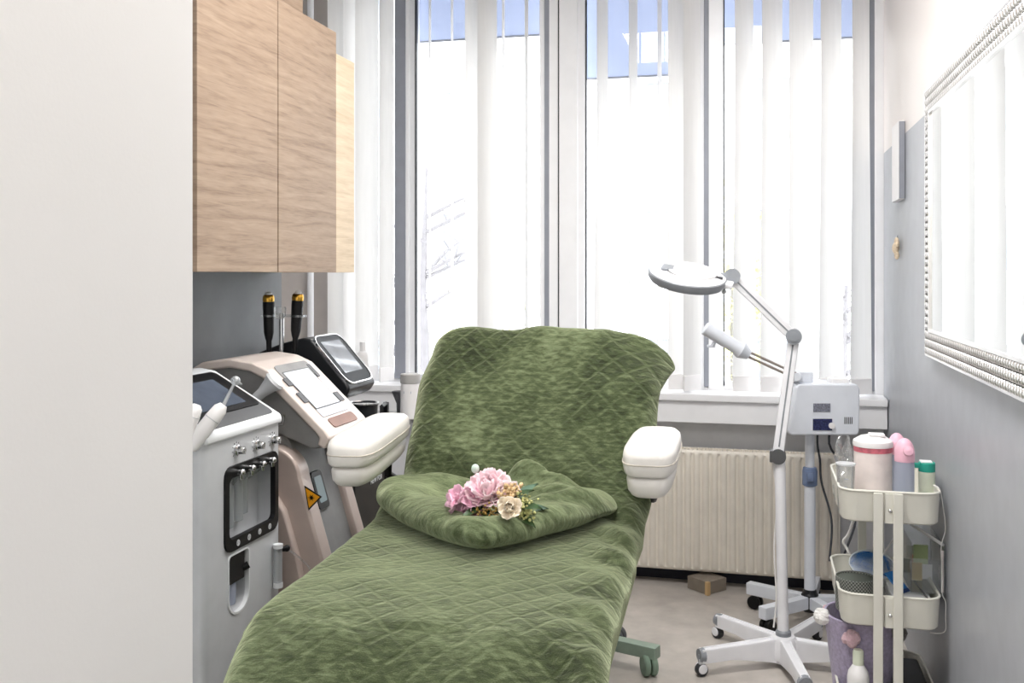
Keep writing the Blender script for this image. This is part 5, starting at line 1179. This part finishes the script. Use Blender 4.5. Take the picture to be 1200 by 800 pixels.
# ---- middle tray
x, Y_ = xat(1003, 3.40), 3.40; r = (xat(1027, Y_) - xat(978.5, Y_)) / 2 ; zt_ = zat(1003, 675, Y_)
Wb = thing('woven_bowl', 'dark grey woven round basket on the middle tray', 'basket', (x, Y_, f1 + .004)); H_ = zt_ - f1 - .004
MB().lathe([(r * .96, 0), (r * .99, .004), (r, H_ - .003), (r * .985, H_), (r * .94, H_), (r * .93, H_ - .004), (r * .92, .012)], (x, Y_, f1 + .004), 44).build('woven_wall', M_woven, Wb)
MB().lathe([(r * .935, .010), (.0, .010)], (x, Y_, f1 + .004), 44).lathe([(r * .925, .010), (r * .93, H_ - .006)], (x, Y_, f1 + .004), 44).build('lining', M_wick_dk, Wb)
px0_, fp = xat(1040, 3.40), f1 + .080
Pp = thing('paper_stack', 'thick stack of white paper sheets filling the wall side of the middle tray', 'paper', ((px0_ + tx1) / 2, 3.45, f1))
r_ = random.Random(8)
for k in range(8):
    MB().box((0, 0, 0), (tx1 - px0_ - .028, .285, .0085), .001, 1, Matrix.Translation(((px0_ + tx1) / 2 - .006 + r_.uniform(-.002, .002), 3.47, f1 + .006 + k * .0095)) @ Matrix.Rotation(r_.uniform(-.012, .012), 4, 'Z')).build('sheet_block', M_paper, Pp)
x0_ = at(1068, 683, Y=3.40); 
Tb = thing('towel_box', 'clear acrylic display box standing upright in the middle tray', 'acrylic box', (xat(1083, 3.50), 3.50, fp + .004))
ax0, ax1 = xat(1062, 3.46), xat(1101, 3.44); az = zat(1083, 624, 3.50); AX = MB()
AX.span((ax0, 3.36, fp + .006), (ax0 + .003, 3.60, az)); AX.span((ax1 - .003, 3.36, fp + .006), (ax1, 3.60, az)); AX.span((ax0, 3.597, fp + .006), (ax1, 3.60, az)); AX.span((ax0, 3.36, fp + .006), (ax1, 3.363, az - .05)); AX.span((ax0, 3.36, fp + .005), (ax1, 3.60, fp + .008))
AX.build('walls', M_acryl, Tb, smooth=False)
MB().tube([(ax0 + .02, 3.57, az + .015), (ax1, 3.38, az - .006)], .0062, 4).build('white_edge', M_whitep, Tb, smooth=False)
MB().tube([(ax1 - .004, 3.362, fp + .01), (ax1 - .004, 3.362, az - .02)], .0045, 4).build('corner_edge', mat('pale_edge', (236, 226, 224), .3), Tb, smooth=False)
S2 = thing('sample_sachets', 'pale green and peach sachets inside the clear box', 'sachets', (xat(1075, 3.5), 3.5, fp + .009))
cols = [M_cream, mat('peach_card', (240, 206, 176), .6), mat('pale_green_card', (188, 204, 152), .6), M_paper, mat('ochre_card', (196, 168, 92), .6)]
for k, (dx, dz, h) in enumerate(((.0, 0, .095), (.012, 0, .07), (.03, 0, .11), (.045, 0, .05), (-.004, 0, .06))):
    MB().box((0, 0, h / 2), (.045, .004, h), .0008, 1, Matrix.Translation((ax0 + .032 + dx * .7, 3.56 - .02 * k, fp + .0095)) @ Matrix.Rotation(.06, 4, 'X')).build('sachet_card', cols[k], S2)
x, Y_ = xat(1019, 3.62), 3.60; r = (xat(1045, Y_) - xat(992, Y_)) / 2; zt_ = zat(1019, 650, Y_)
Bb = thing('blue_bowl', 'blue and white ceramic bowl with a red spot behind the woven basket', 'bowl', (x, Y_, f1 + .03))
H_ = .085; zb_ = zt_ - H_
tl = Matrix.Translation((x, Y_ - .02, zb_ - .012)) @ Matrix.Rotation(math.radians(24), 4, 'X')
MB().lathe([(r * .45, 0), (r * .5, .004), (r * .8, H_ * .45), (r, H_), (r * 1.02, H_ + .002), (r * 1.02, H_ + .005), (r * .975, H_ + .004), (r * .965, H_)], (0, 0, 0), 44, None, tl).build('outer_shell', mat('white_glaze', (232, 238, 244), .2), Bb)
MB().lathe([(r * .965, H_), (r * .77, H_ * .5), (r * .46, .010), (0, .008)], (0, 0, 0), 44, None, tl).build('glazed_inside', M_bluein, Bb)
MB().lathe([(.021, 0), (.021, .003), (0, .004)], (-r * .66, .0, H_ * .58), 20, (.85, 0, .5), tl).build('red_spot', M_redspot, Bb)
St = thing('white_box', 'low white carton carrying the blue bowl', 'box', (x, Y_, f1 + .003)); MB().span((x - .055, Y_ - .055, f1 + .0035), (x + .06, Y_ + .06, zb_ - .030), .003).build('carton', M_paper, St); MB().span((x - .056, Y_ - .056, zb_ - .045), (x + .061, Y_ + .061, zb_ - .043)).build('lid_edge', M_lsilver, St, smooth=False)
Bk = thing('blue_booklet', 'blue booklet leaning across the papers in the middle tray', 'booklet', (xat(1050, 3.36), 3.36, fp))
Mx = Matrix.Translation((xat(1051, 3.37), 3.37, fp + .032)) @ Matrix.Rotation(-.75, 4, 'Z') @ Matrix.Rotation(.75, 4, 'Y'); MB().box((0, 0, 0), (.075, .050, .005), .001, 1, Mx).build('cover', M_blue, Bk); MB().box((.034, 0, .0005), (.012, .052, .006), .001, 1, Mx).build('spine', M_darkblue, Bk)
Pn = thing('grey_pencil', 'thin grey pencil leaning on the papers by the clear box', 'pencil', (xat(1075, 3.33), 3.33, fp)); a, b_ = at(1071, 682, Y=3.40), at(1086, 701, Y=3.325); b_.z = fp + .004; a.z = fp + .03; MB().tube([a, b_], .0028, 6).build('shaft', M_dgrey, Pn, smooth=False); MB().tube([b_, b_ + (b_ - a).normalized() * .008], [.0028, .0006], 6).build('tip', M_dark, Pn)
Sw = thing('white_spatula', 'thin white spatula leaning behind the cart posts', 'spatula', at(1038, 646, Y=3.55)); a, b_ = at(1048, 630, Y=3.56), at(1036, 648, Y=3.53); a2 = a + (a - b_) * .5; MB().tube([b_ + (b_ - a) * .8, a2], .003, 6).build('handle', M_whitep, Sw); MB().box((0, 0, 0), (.012, .003, .03), .001, 1, Matrix.Translation(a2) @ Matrix.Rotation(.6, 4, 'Y')).build('blade', M_whitep, Sw)
# ---- bottom tray
x, Y_ = xat(1010, 3.47), 3.475; r = .118; zt_ = zat(1000, 730, Y_ - r); r0 = .09; zt_ = min(zt_, rims[1] - th_ - .02)
Fb = thing('pompom_basket', 'lilac felt basket with pompoms around its rim in the bottom tray', 'basket', (x, Y_, f2)); H_ = zt_ - f2
lx = xat(962, Y_); r = min(.155, x - lx + .0)
MB().lathe([(r0, 0), (r0 + .004, .004), (r0 + (r - r0) * .5, H_ * .45), (r, H_ - .004), (r - .003, H_), (r - .009, H_ - .002), (r0 - .004, .010), (0, .008)], (x, Y_, f2), 48, None, None, .93, 1.0).build('felt_wall', M_lilac, Fb)
def pom(px, py, rr_, m, lab):
    p = at(px, py, d=(lat(0, 0).y + 3.40)); 
    a = Vector((p.x - x, p.y - Y_, 0)); ang = math.atan2(a.y, a.x); R1 = r - .004
    return ang
for (ang, dz, m, rad_) in ((math.radians(196), -.012, M_pomwhite, .028), (math.radians(250), -.045, M_pompink, .029), (math.radians(322), -.03, M_pomgrey, .026), (math.radians(140), -.03, M_pompink, .02), (math.radians(60), -.03, M_pomwhite, .02), (math.radians(5), -.02, M_pomgrey, .02)):
    q = Vector((x + (r * .93 + rad_ * .45) * math.cos(ang), Y_ + (r + rad_ * .45) * math.sin(ang), zt_ + dz)); pb_ = MB(); rr2 = random.Random(int(ang * 100))
    for k in range(26):
        dd = Vector((rr2.gauss(0, 1), rr2.gauss(0, 1), rr2.gauss(0, 1))).normalized(); pb_.ball(q + dd * rad_ * .55, rad_ * .52, 8)
    pb_.build('pompom', m, Fb)
x, Y_ = xat(1006, 3.305), 3.312; H_ = zat(1006, 761, Y_) - f2; r = .034
Sb = thing('spray_bottle', 'white plastic bottle in front of the lilac basket in the bottom tray', 'bottle', (x, Y_, f2))
MB().lathe([(r * .92, 0), (r, .004), (r, H_ * .62), (r * .9, H_ * .70), (r * .5, H_ * .80)], (x, Y_, f2), 28).build('bottle_body', M_whitep, Sb)
MB().lathe([(r * .50, H_ * .78), (r * .50, H_ * .97), (r * .42, H_), (0, H_)], (x, Y_, f2), 24).build('cap', M_cream, Sb)
Bk2 = thing('black_case', 'black zip case lying in the bottom tray by the grey wall', 'case', (xat(1075, 3.40), 3.40, f2))
MB().span((xat(1047, 3.42), 3.33, f2), (tx1 - .022, 3.60, zat(1070, 794, 3.42)), .012, 3).build('case_body', M_black, Bk2); zz = (f2 + zat(1070, 794, 3.42)) / 2
MB().span((xat(1047, 3.42) - .001, 3.329, zz - .002), (tx1 - .021, 3.60, zz + .002), .001).build('zip', M_dgrey, Bk2)
# ---- loose cables
Ck = thing('white_cable', 'thin white cable hanging down the wall side of the cart', 'cable', (tx1 + .008, 3.35, rims[0] - .02))
q = lambda px, py: Vector((min(xat(px, 3.34), XR - .006), 3.34, zat(px, py, 3.34)))
MB().tube(spline([(tx1 - .012, 3.36, rims[0] + .012), (tx1 + .004, 3.34, rims[0] + .004), q(1106, 600), q(1108, 620), q(1103, 640), q(1104, 670), q(1104, 695), q(1110, 705), q(1113, 722), q(1109, 738), q(1101, 742), q(1090, 741)], 60), .0015, 6).build('wire', M_cable, Ck)
Ck2 = thing('white_hose', 'white hose looping behind the top tray down to the blue bowl', 'hose', at(1000, 600, Y=3.74))
MB().tube(spline([at(1000, 610, Y=3.75), at(994, 626, Y=3.75), at(988, 634, Y=3.75), at(991, 640, Y=3.75), at(996, 652, Y=3.74), at(1004, 690, Y=3.74)], 24), .005, 8).build('tube', M_cable, Ck2)
# ================================================================ LIGHT
def area(name, loc, rot, sx, sy, power, col=(1, 1, 1), spread=math.radians(180)):
    l = bpy.data.lights.new(name, 'AREA'); l.shape = 'RECTANGLE'; l.size = sx; l.size_y = sy; l.energy = power; l.color = col; l.spread = spread
    o = bpy.data.objects.new(name, l); COL.objects.link(o); o.location = loc; o.rotation_euler = rot; return o
# unseen panels added below the ceiling as fill light for room and entrance
def fill_panel(x, y, sx, sy, power, label):
    o = thing('fill_light', label, 'fill light', (x, y, ZC))
    MB().ring([(x - sx / 2 - .03, y - sy / 2 - .03), (x + sx / 2 + .03, y - sy / 2 - .03), (x + sx / 2 + .03, y + sy / 2 + .03), (x - sx / 2 - .03, y + sy / 2 + .03)], [(x - sx / 2, y - sy / 2), (x + sx / 2, y - sy / 2), (x + sx / 2, y + sy / 2), (x - sx / 2, y + sy / 2)], fZ, ZC - .03, ZC - .001).build('frame', M_whitep, o, smooth=False)
    area('fill_lamp', (x, y, ZC - .02), (0, 0, 0), sx, sy, power, (1.0, .985, .965))
fill_panel(-.40, 2.65, 1.0, 1.0, 54, 'square unseen fill panel added above the bed')
fill_panel(-.15, -.5, .8, 1.2, 25, 'unseen fill panel added above the entrance')
pt = area('window_portal', ((wx0 + XR) / 2, 5.2, (zs + zt) / 2), (PI / 2, 0, PI), XR - wx0, zt - zs, 1.0); pt.data.cycles.is_portal = True; pt.rotation_euler = (-PI / 2, 0, 0)
wd = bpy.data.worlds.new('overcast_sky'); SC.world = wd; wd.use_nodes = True; nt = wd.node_tree; bg_ = nt.nodes['Background']
tcw = nt.nodes.new('ShaderNodeTexCoord'); spw = nt.nodes.new('ShaderNodeSeparateXYZ'); nt.links.new(tcw.outputs['Generated'], spw.inputs[0])
rw_ = nt.nodes.new('ShaderNodeValToRGB'); nt.links.new(math_node(nt, 'MULTIPLY_ADD', spw.outputs['Z'], .5, .5), rw_.inputs['Fac'])
rw_.color_ramp.elements[0].position = .45; rw_.color_ramp.elements[0].color = (.72, .73, .75, 1); rw_.color_ramp.elements[1].position = .75; rw_.color_ramp.elements[1].color = (.93, .97, 1.0, 1)
nt.links.new(rw_.outputs['Color'], bg_.inputs['Color']); bg_.inputs['Strength'].default_value = 6.0
# ================================================================ CAMERA
cam = bpy.data.cameras.new('camera'); co = bpy.data.objects.new('camera', cam); COL.objects.link(co)
co.location = (0, 0, CH); co.rotation_euler = (PI / 2, 0, TH); cam.sensor_width = 36; cam.lens = FPX * 36 / 1200; cam.shift_y = -(400 - HY) / 1200; cam.clip_start = .02
SC.camera = co
SC.view_settings.view_transform = 'Standard'; SC.view_settings.look = 'None'; SC.view_settings.gamma = 1; SC.view_settings.use_curve_mapping = False; SC.view_settings.exposure = 0.3
try:
    SC.cycles.use_denoising = True; SC.cycles.max_bounces = 8; SC.cycles.transparent_max_bounces = 24; SC.cycles.sample_clamp_indirect = 6
except Exception: pass
